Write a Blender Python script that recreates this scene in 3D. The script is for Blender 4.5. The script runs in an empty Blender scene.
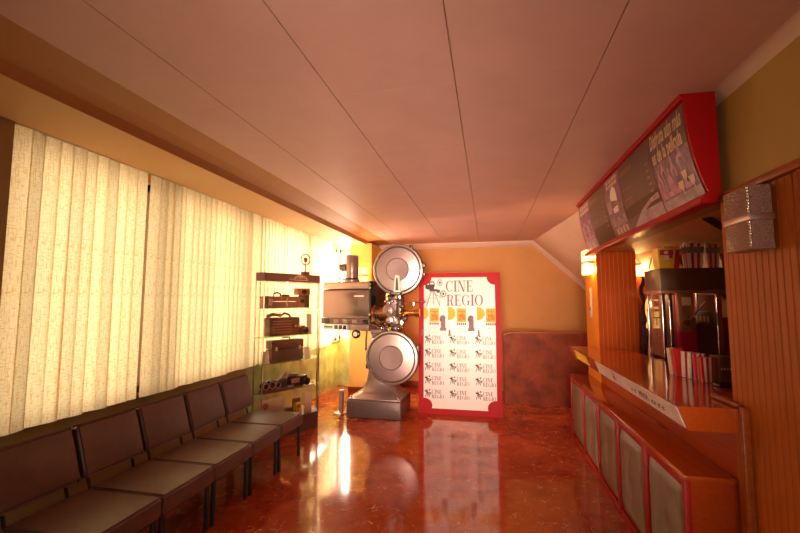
import bpy, bmesh, math, random
from mathutils import Matrix, Vector
random.seed(7)
S = bpy.context.scene
COL = S.collection
PI = math.pi
R = math.radians

# ------------------------------------------------------------------ materials
def nmat(name):
    m = bpy.data.materials.new(name); m.use_nodes = True
    nt = m.node_tree; nt.nodes.clear()
    out = nt.nodes.new('ShaderNodeOutputMaterial')
    return m, nt, out

def pbsdf(nt, out, col=(.5, .5, .5), rough=.5, metal=0., spec=.5, coat=0.):
    p = nt.nodes.new('ShaderNodeBsdfPrincipled')
    p.inputs['Base Color'].default_value = (*col, 1)
    p.inputs['Roughness'].default_value = rough
    p.inputs['Metallic'].default_value = metal
    p.inputs['Specular IOR Level'].default_value = spec
    p.inputs['Coat Weight'].default_value = coat
    p.inputs['Coat Roughness'].default_value = .08
    nt.links.new(p.outputs[0], out.inputs[0])
    return p

def coords(nt, scale=(1, 1, 1), kind='Object'):
    tc = nt.nodes.new('ShaderNodeTexCoord'); mp = nt.nodes.new('ShaderNodeMapping')
    mp.inputs['Scale'].default_value = scale
    nt.links.new(tc.outputs[kind], mp.inputs[0])
    return mp.outputs[0]

def noise(nt, vec, scale=5, detail=4, rough=.6, dist=0.):
    n = nt.nodes.new('ShaderNodeTexNoise')
    n.inputs['Scale'].default_value = scale; n.inputs['Detail'].default_value = detail
    n.inputs['Roughness'].default_value = rough; n.inputs['Distortion'].default_value = dist
    nt.links.new(vec, n.inputs['Vector'])
    return n.outputs[0]

def ramp(nt, fac, stops):
    r = nt.nodes.new('ShaderNodeValToRGB'); e = r.color_ramp.elements
    while len(e) < len(stops): e.new(.5)
    for k, (p, c) in enumerate(stops):
        e[k].position = p; e[k].color = (*c, 1) if len(c) == 3 else c
    nt.links.new(fac, r.inputs[0])
    return r.outputs[0]

def bump(nt, p, h, strength=.2, dist=.01):
    b = nt.nodes.new('ShaderNodeBump'); b.inputs['Strength'].default_value = strength
    b.inputs['Distance'].default_value = dist
    nt.links.new(h, b.inputs['Height']); nt.links.new(b.outputs[0], p.inputs['Normal'])

def plain(name, col, rough=.5, metal=0., spec=.5, var=.12, scale=9., coat=0., bmp=0.):
    """a colour with slight tonal wear"""
    m, nt, out = nmat(name)
    p = pbsdf(nt, out, col, rough, metal, spec, coat)
    n = noise(nt, coords(nt), scale, 5)
    lo = tuple(c * (1 - var) for c in col); hi = tuple(min(1, c * (1 + var)) for c in col)
    nt.links.new(ramp(nt, n, [(.3, lo), (.7, hi)]), p.inputs['Base Color'])
    if bmp: bump(nt, p, n, bmp)
    return m

def wood(name, a, b, rough=.3, axis='Z', scale=1., coat=0.):
    m, nt, out = nmat(name)
    p = pbsdf(nt, out, a, rough, 0, .5 if coat else .2, coat)
    sc = {'Z': (22, 22, 1.2), 'Y': (22, 1.2, 22), 'X': (1.2, 22, 22)}[axis]
    n = noise(nt, coords(nt, tuple(s * scale for s in sc)), 2.2, 6, .65, .6)
    nt.links.new(ramp(nt, n, [(.32, a), (.55, tuple((x + y) / 2 for x, y in zip(a, b))), (.7, b)]), p.inputs['Base Color'])
    return m

def emis(name, col, strength, base=(.8, .7, .5), rough=.3):
    m, nt, out = nmat(name)
    p = pbsdf(nt, out, base, rough)
    v = noise(nt, coords(nt), 60, 2)
    nt.links.new(ramp(nt, v, [(.3, tuple(c * .8 for c in col)), (.7, col)]), p.inputs['Emission Color'])
    p.inputs['Emission Strength'].default_value = strength
    return m

def glassy(name, tint=(.9, 1, .92), gloss=.12, rough=.02):
    m, nt, out = nmat(name)
    t = nt.nodes.new('ShaderNodeBsdfTransparent'); t.inputs[0].default_value = (*tint, 1)
    g = nt.nodes.new('ShaderNodeBsdfGlossy'); g.inputs['Roughness'].default_value = rough
    g.inputs[0].default_value = (1, 1, 1, 1)
    lw = nt.nodes.new('ShaderNodeLayerWeight'); lw.inputs[0].default_value = .15
    mu = nt.nodes.new('ShaderNodeMath'); mu.operation = 'MULTIPLY_ADD'
    nt.links.new(lw.outputs['Fresnel'], mu.inputs[0]); mu.inputs[1].default_value = .6; mu.inputs[2].default_value = gloss * .3
    mx = nt.nodes.new('ShaderNodeMixShader')
    nt.links.new(mu.outputs[0], mx.inputs[0]); nt.links.new(t.outputs[0], mx.inputs[1]); nt.links.new(g.outputs[0], mx.inputs[2])
    nt.links.new(mx.outputs[0], out.inputs[0])
    return m

M = {}
M['ceiling'] = plain('ceiling panels', (.66, .40, .35), .55, 0, .3, .05, 3)
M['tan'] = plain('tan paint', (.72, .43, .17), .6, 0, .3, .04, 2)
M['beam'] = plain('orange brown shaded paint', (.46, .20, .065), .6, 0, .3, .04, 2)  # orange beam face, colour darkened because it turns away from the windows
M['yellow'] = plain('yellow paint', (.80, .50, .13), .55, 0, .3, .04, 2)
M['orange'] = plain('orange paint', (.55, .26, .08), .6, 0, .3, .05, 2)
M['ochre'] = plain('ochre paint', (.44, .27, .075), .6, 0, .3, .05, 2)
M['orange_bright'] = plain('orange laminate', (.85, .30, .015), .35, 0, .5, .06, 4)
M['cove'] = plain('cove plaster', (.66, .46, .36), .6, 0, .3, .04, 3)
M['clad'] = wood('tongue and groove wood', (.40, .090, .008), (.50, .130, .012), .45)
M['clad_red'] = wood('red stained wood', (.42, .062, .008), (.50, .088, .011), .3)
M['trimwood'] = wood('trim wood', (.28, .055, .010), (.42, .10, .018), .3, 'Y')
M['parapet'] = plain('brown marbled board', (.24, .042, .011), .5, 0, .2, .45, 3.5)
M['counter'] = wood('orange brown laminate', (.42, .062, .006), (.52, .090, .009), .12, 'Y', 1, .5)
M['counter_side'] = wood('counter side wood', (.36, .045, .005), (.46, .068, .008), .35, 'Y')
M['redframe'] = plain('red frame', (.36, .016, .012), .4, 0, .25)
M['vinyl'] = plain('brown vinyl', (.125, .056, .043), .36, 0, .5, .15, 14, 0, .06)
M['olive'] = plain('grey padded vinyl', (.21, .17, .11), .28, 0, .5, .1, 10)
M['black'] = plain('black metal', (.012, .009, .008), .45)
M['blackgloss'] = plain('black enamel', (.015, .011, .010), .2)
M['steel'] = plain('pinkish grey steel', (.46, .34, .325), .34, .8, .5, .06, 5)
M['lampsteel'] = plain('dark pinkish lamp house metal', (.26, .175, .165), .3, .85, .5, .06, 5)
M['enamel'] = plain('grey hammered enamel', (.30, .20, .19), .36, .5, .5, .05, 6)
M['basegrey'] = plain('dark grey enamel', (.135, .085, .078), .4, .3, .5, .08, 6)
M['darksteel'] = plain('dark steel', (.10, .08, .075), .35, .8)
M['chrome'] = plain('chrome', (.75, .70, .66), .15, 1.)
M['brass'] = plain('brass', (.75, .42, .10), .25, 1.)
M['copper'] = plain('copper brown', (.45, .16, .05), .3, .8)
M['white'] = plain('white enamel', (.80, .76, .70), .4, 0, .5, .03)
M['red'] = plain('red lacquer', (.42, .003, .004), .38, 0, .25, .04, 3)
M['poster_red'] = plain('poster red', (.42, .003, .009), .5, 0, .2, .03)
M['poster_white'] = plain('poster white', (.92, .78, .76), .35, 0, .5, .02)
M['ink'] = plain('brown black ink', (.035, .025, .022), .5)
M['ink_grey'] = plain('grey brown ink', (.16, .10, .085), .5)
M['ink_red'] = plain('red ink', (.36, .012, .03), .5)
M['ink_mauve'] = plain('mauve grey ink', (.26, .15, .17), .5, 0, .3, .4, 60)
M['yellow_ink'] = plain('yellow ink', (.86, .48, .02), .5, 0, .3, .2, 40)
M['orange_ink'] = plain('orange ink', (.75, .22, .03), .5, 0, .3, .3, 60)
M['cream'] = plain('cream card', (.78, .62, .40), .5)
M['pinkcard'] = plain('pale pink card', (.70, .50, .42), .5)
M['leather'] = plain('brown leather', (.36, .14, .10), .4)
M['leather_dark'] = plain('dark brown leather', (.12, .045, .035), .4)
M['plinth'] = plain('brown plinth laminate', (.10, .045, .030), .35)
M['slab'] = plain('brown case top', (.20, .075, .055), .35)
M['goldprint'] = plain('gold print', (.62, .40, .22), .4)
M['greenmarble'] = plain('green marble', (.42, .52, .24), .15, 0, .5, .35, 4)
M['olivewall'] = plain('olive brown wall', (.34, .23, .09), .35, 0, .4, .1, 4)
M['glass'] = glassy('clear glass', (.97, .98, .93))
M['shelfglass'] = glassy('green edged shelf glass', (.80, .88, .74), .3)
M['magenta'] = plain('magenta panel', (.42, .01, .06), .4)
M['popred'] = plain('popcorn red', (.62, .02, .02), .4)
M['popwhite'] = plain('popcorn white', (.85, .72, .62), .45)
M['popblue'] = plain('popcorn blue', (.10, .10, .35), .45)
M['popgrey'] = plain('printed grey band', (.30, .22, .22), .45, 0, .4, .4, 60)
M['popyellow'] = plain('tub yellow', (.88, .50, .03), .4)
M['machine'] = plain('brown machine enamel', (.16, .075, .028), .35, .2)
M['bronze'] = plain('bronze panel', (.42, .20, .08), .35, .4)
M['menu_dark'] = plain('menu brown', (.13, .085, .062), .3, 0, .5, .1, 4)
M['menu_band'] = plain('menu dark band', (.035, .018, .012), .3)
M['menu_grey'] = plain('menu grey lilac', (.40, .31, .34), .3, 0, .5, .35, 10)
M['menu_purple'] = plain('menu purple', (.24, .13, .19), .3, 0, .5, .5, 14)
M['menu_pink'] = plain('menu pink', (.52, .24, .38), .3, 0, .5, .4, 20)
M['menu_cream'] = plain('menu cream print', (.70, .48, .34), .4)
M['cable_yellow'] = plain('yellow cable', (.80, .42, .08), .4)
M['aluminium'] = plain('window aluminium', (.55, .45, .30), .4, .3)
M['gold'] = plain('yellow lamp gleam', (.95, .55, .05), .3)  # colour of the painted sconce gleam on the counter edge

# fascia tape: silvery adhesive strip with stains
m, nt, out = nmat('silver label strip'); p = pbsdf(nt, out, (.5, .4, .36), .3, .0)
n = noise(nt, coords(nt, (3, 1.5, 3)), 3, 6, .7)
nt.links.new(ramp(nt, n, [(.35, (.66, .56, .54)), (.6, (.90, .82, .79))]), p.inputs['Base Color']); M['strip'] = m

# polished red marble floor
m, nt, out = nmat('polished red marble'); p = pbsdf(nt, out, (.4, .08, .02), .13, 0, .75, .0)
v = coords(nt)
n1 = noise(nt, v, 2.2, 6, .65, 1.6)
n2 = noise(nt, coords(nt, (1, 1.3, 1)), 4.2, 2, .5, 1.4)
base = ramp(nt, n1, [(.3, (.24, .028, .008)), (.5, (.37, .055, .014)), (.7, (.46, .085, .024))])
vein = ramp(nt, n2, [(.482, (0, 0, 0)), (.490, (1, 1, 1)), (.498, (0, 0, 0))])
mx = nt.nodes.new('ShaderNodeMix'); mx.data_type = 'RGBA'
f = nt.nodes.new('ShaderNodeMath'); f.operation = 'MULTIPLY'; f.inputs[1].default_value = .95
n3 = ramp(nt, noise(nt, v, 8, 2), [(.48, (0, 0, 0)), (.56, (1, 1, 1))]); f2 = nt.nodes.new('ShaderNodeMath'); f2.operation = 'MULTIPLY'
nt.links.new(vein, f2.inputs[0]); nt.links.new(n3, f2.inputs[1]); nt.links.new(f2.outputs[0], f.inputs[0])
nt.links.new(f.outputs[0], mx.inputs[0]); nt.links.new(base, mx.inputs[6]); mx.inputs[7].default_value = (.88, .42, .20, 1)
nt.links.new(mx.outputs[2], p.inputs['Base Color'])
nr = noise(nt, v, 1.4, 3)
nt.links.new(ramp(nt, nr, [(.3, (.07,) * 3), (.7, (.12,) * 3)]), p.inputs['Roughness'])
M['floor'] = m

# woven vertical blind cloth
m, nt, out = nmat('cream woven blind cloth')
tr = nt.nodes.new('ShaderNodeBsdfTranslucent'); df = nt.nodes.new('ShaderNodeBsdfDiffuse')
h1 = noise(nt, coords(nt, (1, 30, 160)), 1., 2, .4, .2)
h2 = noise(nt, coords(nt, (1, 170, 12)), 1., 2, .4, .2)
mn = nt.nodes.new('ShaderNodeMath'); mn.operation = 'MAXIMUM'
nt.links.new(h1, mn.inputs[0]); nt.links.new(h2, mn.inputs[1])
c0 = ramp(nt, mn.outputs[0], [(.52, (.93, .85, .56)), (.70, (.78, .53, .22))])
oi = nt.nodes.new('ShaderNodeObjectInfo'); hs = nt.nodes.new('ShaderNodeHueSaturation')
mr = nt.nodes.new('ShaderNodeMapRange'); mr.inputs[3].default_value = .74; mr.inputs[4].default_value = 1.05
nt.links.new(oi.outputs['Random'], mr.inputs[0]); nt.links.new(mr.outputs[0], hs.inputs['Value']); nt.links.new(c0, hs.inputs['Color'])
c = hs.outputs[0]
nt.links.new(c, tr.inputs[0]); nt.links.new(c, df.inputs[0])
mx = nt.nodes.new('ShaderNodeMixShader'); mx.inputs[0].default_value = .62
nt.links.new(df.outputs[0], mx.inputs[1]); nt.links.new(tr.outputs[0], mx.inputs[2]); nt.links.new(mx.outputs[0], out.inputs[0])
M['blind'] = m

# textured glass of the wall lamps
m, nt, out = nmat('pressed glass unlit'); p = pbsdf(nt, out, (.46, .34, .29), .25, 0, .7)
vo = nt.nodes.new('ShaderNodeTexVoronoi'); vo.inputs['Scale'].default_value = 190
nt.links.new(coords(nt), vo.inputs['Vector'])
nt.links.new(ramp(nt, vo.outputs[0], [(.1, (.42, .23, .18)), (.6, (.27, .14, .11))]), p.inputs['Base Color'])
bump(nt, p, vo.outputs[0], .6, .01); M['pressed'] = m
M['signglow'] = emis('yellow glowing sign', (1., .55, .12), .9, (.8, .45, .05))  # sign board yellow raised by emission
m, nt, out = nmat('pressed glass lit'); p = pbsdf(nt, out, (.8, .6, .35), .3)
vo = nt.nodes.new('ShaderNodeTexVoronoi'); vo.inputs['Scale'].default_value = 120; nt.links.new(coords(nt), vo.inputs['Vector'])
nt.links.new(ramp(nt, vo.outputs[0], [(.1, (1., .66, .26)), (.6, (.85, .46, .13))]), p.inputs['Emission Color']); p.inputs['Emission Strength'].default_value = 1.6
tp = nt.nodes.new('ShaderNodeBsdfTransparent'); tp.inputs[0].default_value = (1, .85, .6, 1)
mx = nt.nodes.new('ShaderNodeMixShader'); mx.inputs[0].default_value = .72
nt.links.new(tp.outputs[0], mx.inputs[1]); nt.links.new(p.outputs[0], mx.inputs[2]); nt.links.new(mx.outputs[0], out.inputs[0]); M['lampglow'] = m

# ------------------------------------------------------------------ mesh builder
class MB:
    def __init__(s): s.v = []; s.f = []; s.mi = []
    def add(s, vs, fs, mi=0):
        o = len(s.v); s.v += [tuple(v) for v in vs]
        for f in fs: s.f.append([i + o for i in f]); s.mi.append(mi)
        return s
    def addbm(s, bm, mi=0, mat=None):
        bm.verts.ensure_lookup_table()
        if mat is not None: bm.transform(mat)
        bm.verts.index_update()
        s.add([v.co.copy() for v in bm.verts], [[v.index for v in f.verts] for f in bm.faces], mi); bm.free(); return s
    def box(s, x0, x1, y0, y1, z0, z1, bev=0., seg=2, mi=0, mat=None):
        bm = bmesh.new(); bmesh.ops.create_cube(bm, size=1)
        bm.transform(Matrix.Translation(((x0 + x1) / 2, (y0 + y1) / 2, (z0 + z1) / 2)) @ Matrix.Diagonal((abs(x1 - x0), abs(y1 - y0), abs(z1 - z0), 1)))
        if bev: bmesh.ops.bevel(bm, geom=bm.edges[:], offset=bev, segments=seg, affect='EDGES', profile=.5, clamp_overlap=True)
        return s.addbm(bm, mi, mat)
    def cyl(s, p0, p1, r0, r1=None, n=24, mi=0, cap=True):
        if r1 is None: r1 = r0
        p0 = Vector(p0); p1 = Vector(p1); d = p1 - p0
        q = d.to_track_quat('Z', 'Y')
        a = []; b = []
        for k in range(n):
            t = 2 * PI * k / n; e = Vector((math.cos(t), math.sin(t), 0))
            a.append(p0 + q @ (e * r0)); b.append(p1 + q @ (e * r1))
        fs = [[k, (k + 1) % n, n + (k + 1) % n, n + k] for k in range(n)]
        if cap: fs += [list(range(n))[::-1], list(range(n, 2 * n))]
        return s.add(a + b, fs, mi)
    def lathe(s, prof, o, axis=(0, 0, 1), n=40, mi=0):
        """prof: (r, h) pairs along axis from o"""
        q = Vector(axis).to_track_quat('Z', 'Y'); o = Vector(o); vs = []; fs = []
        for r, h in prof:
            for k in range(n):
                t = 2 * PI * k / n
                vs.append(o + q @ Vector((r * math.cos(t), r * math.sin(t), h)))
        for j in range(len(prof) - 1):
            for k in range(n):
                fs.append([j * n + k, j * n + (k + 1) % n, (j + 1) * n + (k + 1) % n, (j + 1) * n + k])
        fs.append(list(range(n))[::-1]); fs.append([(len(prof) - 1) * n + k for k in range(n)])
        return s.add(vs, fs, mi)
    def torus(s, c, axis, rm, rt, n=32, k=10, mi=0):
        q = Vector(axis).to_track_quat('Z', 'Y'); c = Vector(c); vs = []; fs = []
        for i in range(n):
            a = 2 * PI * i / n
            for j in range(k):
                b = 2 * PI * j / k; r = rm + rt * math.cos(b)
                vs.append(c + q @ Vector((r * math.cos(a), r * math.sin(a), rt * math.sin(b))))
        for i in range(n):
            for j in range(k):
                fs.append([i * k + j, ((i + 1) % n) * k + j, ((i + 1) % n) * k + (j + 1) % k, i * k + (j + 1) % k])
        return s.add(vs, fs, mi)
    def sphere(s, c, r, sz=(1, 1, 1), mi=0, n=20):
        bm = bmesh.new(); bmesh.ops.create_uvsphere(bm, u_segments=n, v_segments=n // 2, radius=r)
        return s.addbm(bm, mi, Matrix.Translation(c) @ Matrix.Diagonal((*sz, 1)))
    def tube(s, pts, r, n=8, mi=0):
        pts = [Vector(p) for p in pts]; vs = []; fs = []
        for i, p in enumerate(pts):
            d = (pts[min(i + 1, len(pts) - 1)] - pts[max(i - 1, 0)]).normalized()
            up = Vector((0, 0, 1)) if abs(d.z) < .9 else Vector((1, 0, 0))
            a = d.cross(up).normalized(); b = d.cross(a)
            for k in range(n):
                t = 2 * PI * k / n; vs.append(p + (a * math.cos(t) + b * math.sin(t)) * r)
        for i in range(len(pts) - 1):
            for k in range(n):
                fs.append([i * n + k, i * n + (k + 1) % n, (i + 1) * n + (k + 1) % n, (i + 1) * n + k])
        fs.append(list(range(n))); fs.append([(len(pts) - 1) * n + k for k in range(n)][::-1])
        return s.add(vs, fs, mi)
    def prism(s, poly, a, b, f, mi=0):
        """poly of (u,v) extruded from a to b; f(u,v,w) -> point"""
        n = len(poly)
        vs = [f(u, v, a) for u, v in poly] + [f(u, v, b) for u, v in poly]
        fs = [list(range(n))[::-1], list(range(n, 2 * n))] + [[k, (k + 1) % n, n + (k + 1) % n, n + k] for k in range(n)]
        return s.add(vs, fs, mi)
    def flat(s, polys, f, mi=0):
        for pl in polys: s.add([f(u, v) for u, v in pl], [list(range(len(pl)))], mi)
        return s
    def loft(s, rings, mi=0):
        n = len(rings[0]); vs = [p for r in rings for p in r]; fs = []
        for j in range(len(rings) - 1):
            for k in range(n): fs.append([j * n + k, j * n + (k + 1) % n, (j + 1) * n + (k + 1) % n, (j + 1) * n + k])
        fs.append(list(range(n))[::-1]); fs.append([(len(rings) - 1) * n + k for k in range(n)])
        return s.add(vs, fs, mi)
    def build(s, name, mat, parent=None, smooth=True, local=False, angle=40):
        me = bpy.data.meshes.new(name)
        me.from_pydata(s.v, [], s.f)
        bm = bmesh.new(); bm.from_mesh(me); bmesh.ops.recalc_face_normals(bm, faces=bm.faces[:]); bm.to_mesh(me); bm.free()
        for mm in (mat if isinstance(mat, (list, tuple)) else [mat]): me.materials.append(M[mm] if isinstance(mm, str) else mm)
        for k, pl in enumerate(me.polygons): pl.material_index = s.mi[k]
        if parent is not None and not local:
            r = parent
            while r.parent: r = r.parent
            me.transform(rootmat(r).inverted())
        if smooth:
            me.shade_smooth(); me.set_sharp_from_angle(angle=R(angle))
        o = bpy.data.objects.new(name, me); COL.objects.link(o)
        if parent is not None: o.parent = parent
        return o

def rootmat(o):
    return Matrix.Translation(o.location) @ o.rotation_euler.to_matrix().to_4x4()

def thing(name, label, cat, loc=(0, 0, 0), rz=0., group=None):
    o = bpy.data.objects.new(name, None); COL.objects.link(o); o.empty_display_size = .1
    o.location = loc; o.rotation_euler = (0, 0, rz); o['label'] = label; o['category'] = cat
    if group: o['group'] = group
    return o

def tag(o, label, cat, group=None):
    o['label'] = label; o['category'] = cat
    if group: o['group'] = group
    return o

def copy_tree(o, parent=None):
    c = o.copy(); COL.objects.link(c)
    if parent: c.parent = parent
    for ch in [x for x in o.children]: copy_tree(ch, c)
    return c

def struct(name, mb, mat, parent=None, smooth=True):
    o = mb.build(name, mat, parent, smooth)
    if parent is None: o['kind'] = 'structure'
    return o

def boards_x(mb, x, y0, y1, z0, z1, w=.045, t=.018, gap=.0035):
    """tongue and groove boards on a face looking to -x"""
    n = max(1, round((y1 - y0) / w)); s = (y1 - y0) / n
    for k in range(n): mb.box(x, x + t, y0 + k * s + gap / 2, y0 + (k + 1) * s - gap / 2, z0, z1, .004, 1)
def boards_y(mb, y, x0, x1, z0, z1, w=.045, t=.018, gap=.0035):
    n = max(1, round((x1 - x0) / w)); s = (x1 - x0) / n
    for k in range(n): mb.box(x0 + k * s + gap / 2, x0 + (k + 1) * s - gap / 2, y, y + t, z0, z1, .004, 1)

# ------------------------------------------------------------------ the room
YB = 8.2; ZC = 2.85; YN = -1.6
struct('floor', MB().box(-3.15, 3.4, YN - .1, YB + .15, -.1, 0), 'floor')

# ceiling: flat perforated panels with open joints, backing above
mb = MB()
xs = [-1.9, -1.50, -.825, -.148, .55, 1.225]
ys = [YN, -.3, .9, 2.1, 3.3, 4.5, 5.7, 6.9, YB]
def ridge(y):       # right hand edge of the flat ceiling
    return 1.225 if y <= 5.0 else 1.225 + (.86 - 1.225) * (y - 5.0) / (YB - 5.0)
for i in range(len(xs) - 1):
    for j in range(len(ys) - 1):
        g = .003; gy = .0008; x0, x1, y0, y1 = xs[i] + g, xs[i + 1] - g, ys[j] + gy, ys[j + 1] - gy
        if i == 0: x0 = xs[0]
        xa, xb = (x1, x1) if i < len(xs) - 2 else (ridge(y0), ridge(y1))
        lo = [(x0, y0, ZC), (xa, y0, ZC), (xb, y1, ZC), (x0, y1, ZC)]; hi = [(a, b, ZC + .015) for a, b, _ in lo]
        mb.loft([lo, hi])
struct('ceiling', mb, 'ceiling', smooth=False)
struct('ceiling_backing', MB().box(-3.15, 3.4, YN - .1, YB + .15, ZC + .02, ZC + .12), M['tan'], smooth=False)
# sloping ceiling over the stair at the far right
mb = MB(); ev = [(5.0, ridge(5.0)), (6.6, ridge(6.6)), (YB, ridge(YB))]
lo = [];
for (y, x) in ev: lo += [(x, y, ZC), (2.62, y, ZC - (2.62 - x) * .93)]
hi = [(a, b, c + .03) for a, b, c in lo]
mb.add(lo + hi, [[0, 1, 3, 2], [2, 3, 5, 4], [6, 8, 9, 7], [8, 10, 11, 9], [0, 6, 7, 1], [4, 5, 11, 10], [0, 2, 8, 6], [2, 4, 10, 8], [1, 7, 9, 3], [3, 9, 11, 5]])
struct('ceiling_slope', mb, 'cove', smooth=False)

# beam above the blinds: sloping orange face with its shade painted in, flat underside, back
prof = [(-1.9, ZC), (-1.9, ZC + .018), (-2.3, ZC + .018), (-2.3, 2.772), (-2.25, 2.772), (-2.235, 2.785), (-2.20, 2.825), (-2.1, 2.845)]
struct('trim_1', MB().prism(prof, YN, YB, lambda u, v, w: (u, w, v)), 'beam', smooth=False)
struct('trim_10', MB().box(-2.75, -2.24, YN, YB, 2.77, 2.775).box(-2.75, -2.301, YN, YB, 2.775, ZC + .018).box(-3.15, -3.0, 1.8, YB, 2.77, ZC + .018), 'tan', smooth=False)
# right hand cove under the ceiling
pr = [(1.225, ZC)] + [(1.225 + .065 * math.sin(t * PI / 16), ZC - .115 + .115 * math.cos(t * PI / 16)) for t in range(1, 9)] + [(1.29, ZC)]
struct('trim_2', MB().prism(pr, YN, 5.0, lambda u, v, w: (u, w, v)), 'cove')
# far cove along the back wall, following ceiling and slope
mb = MB(); cp = [(-2.2, ZC), (ridge(YB), ZC), (2.6, ZC - (2.6 - ridge(YB)) * .93)]
rings = []
for (x, z) in cp:
    rings.append([(x, YB, z), (x, YB - .1, z), (x, YB - .085, z - .03), (x, YB - .05, z - .07), (x, YB - .015, z - .10), (x, YB, z - .105)])
mb.loft(rings); struct('trim_3', mb, 'cove', smooth=False)

# back wall, stair parapet, yellow pier
struct('wall_back', MB().box(-2.14, 3.4, YB, YB + .12, 0, ZC + .02), 'orange')
struct('baseboard_back', MB().box(-2.12, .2, YB - .02, YB, 0, .12, .004), 'parapet')
pp = [(.24, 0), (2.6, 0), (2.6, 1.17), (.36, 1.17), (.24, 1.125)]
struct('wall_parapet', MB().prism(pp, 7.2, 7.32, lambda u, v, w: (u, w, v)), 'parapet', smooth=False)
cap = [(.232, 1.118), (.356, 1.165), (2.6, 1.165), (2.6, 1.185), (.352, 1.185), (.225, 1.137)]
struct('trim_4', MB().prism(cap, 7.185, 7.335, lambda u, v, w: (u, w, v)), 'trimwood', smooth=False)
struct('wall_pier', MB().box(-2.56, -2.14, 7.45, YB + .12, 0, 2.79), 'yellow', smooth=False)
struct('baseboard_pier', MB().box(-2.575, -2.125, 7.43, YB - .02, 0, .11, .004), 'parapet')
struct('wall_right_far', MB().box(2.6, 2.72, 5.8, YB, 0, ZC), 'orange')
struct('wall_near', MB().box(-3.15, -1.7, YN - .12, YN, 0, ZC + .02).box(1.2, 3.4, YN - .12, YN, 0, ZC + .02).box(-1.7, 1.2, YN - .12, YN, 2.5, ZC + .02), 'ochre', smooth=False)
mb = MB()
for x in (-1.67, -.75, -.22, .28, 1.17): mb.box(x - .03, x + .03, YN - .09, YN - .03, 0, 2.5)
mb.box(-1.7, 1.2, YN - .09, YN - .03, 2.44, 2.5).box(-1.7, 1.2, YN - .09, YN - .03, 0, .08)
w = struct('added_door_1', mb, 'aluminium', smooth=False)  # glazed entrance added out of view so frontal daylight can come in
MB().box(-1.65, 1.15, YN - .065, YN - .06, .06, 2.46).build('pane', 'glass', w)

# window side: low wall, sill, frames, glass
struct('wall_left', MB().box(-3.15, -3.0, YN, 4.75, 0, .86).box(-3.15, -2.80, YN, 1.88, .86, 2.86), 'olivewall', smooth=False)
struct('wall_left_far', MB().box(-3.15, -3.0, 4.75, YB, 0, .86), 'greenmarble', smooth=False)
struct('trim_5', MB().box(-3.15, -2.97, 1.8, 8.05, .86, .90, .006), 'trimwood')
mb = MB()
for y in (1.91, 3.19, 4.68, 6.25, 8.02): mb.box(-3.11, -3.05, y - .085, y + .085, .9, 2.77)
mb.box(-3.11, -3.05, 1.8, 8.05, .9, .95).box(-3.11, -3.05, 1.8, 8.05, 2.70, 2.77)
w = struct('window_1', mb, 'aluminium', smooth=False)
MB().box(-3.085, -3.08, 1.8, 8.05, .92, 2.74).build('pane', 'glass', w)
# return at the end of the window recess: glazed above a marble panel
struct('wall_recess', MB().box(-3.0, -2.56, 8.05, 8.15, 0, .93), 'greenmarble', smooth=False)
mb = MB()
for x in (-2.99, -2.58): mb.box(x - .02, x + .02, 8.07, 8.13, .93, 2.77)
mb.box(-3.0, -2.56, 8.07, 8.13, .93, .98).box(-3.0, -2.56, 8.07, 8.13, 2.70, 2.77)
w = struct('window_2', mb, 'aluminium', smooth=False)
MB().box(-2.97, -2.6, 8.095, 8.1, .95, 2.74).build('pane', 'glass', w)

# bar wall: wall over the opening, near wall, pilasters
struct('wall_right', MB().box(1.28, 1.42, YN, 2.55, 0, ZC).box(1.28, 1.42, 2.55, 5.75, 2.27, ZC), 'ochre', smooth=False)
mb = MB(); boards_x(mb, 1.25, 1.94, 2.53, 0, 2.235, .045, .007); struct('trim_6', mb, 'clad')
struct('trim_7', MB().box(1.2565, 1.28, 1.935, 2.535, 0, 2.235).box(1.225, 1.31, 1.90, 2.56, 2.235, 2.275, .008).box(1.235, 1.31, 1.90, 1.94, 0, 2.235, .006), 'trimwood')
struct('wall_pillar', MB().box(1.24, 1.66, 5.14, 5.72, 0, 2.27), 'orange_bright', smooth=False)
mb = MB(); boards_y(mb, 5.134, 1.24, 1.66, 0, 2.27, .045, .007); struct('trim_8', mb, 'clad_red')
# kiosk behind the opening
struct('wall_kiosk', MB().box(1.66, 3.3, 5.75, 5.85, 0, ZC).box(3.2, 3.3, 2.5, 5.75, 0, ZC).box(1.42, 3.3, 2.4, 2.5, 0, ZC), 'parapet', smooth=False)
struct('ceiling_kiosk', MB().box(1.3, 3.2, 2.5, 5.75, 2.275, 2.31), 'tan', smooth=False)
struct('trim_9', MB().box(1.213, 1.25, 2.43, 2.68, 1.163, 1.185, .006).box(1.213, 1.25, 2.385, 2.415, .0, 1.175, .006), 'trimwood')

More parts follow.
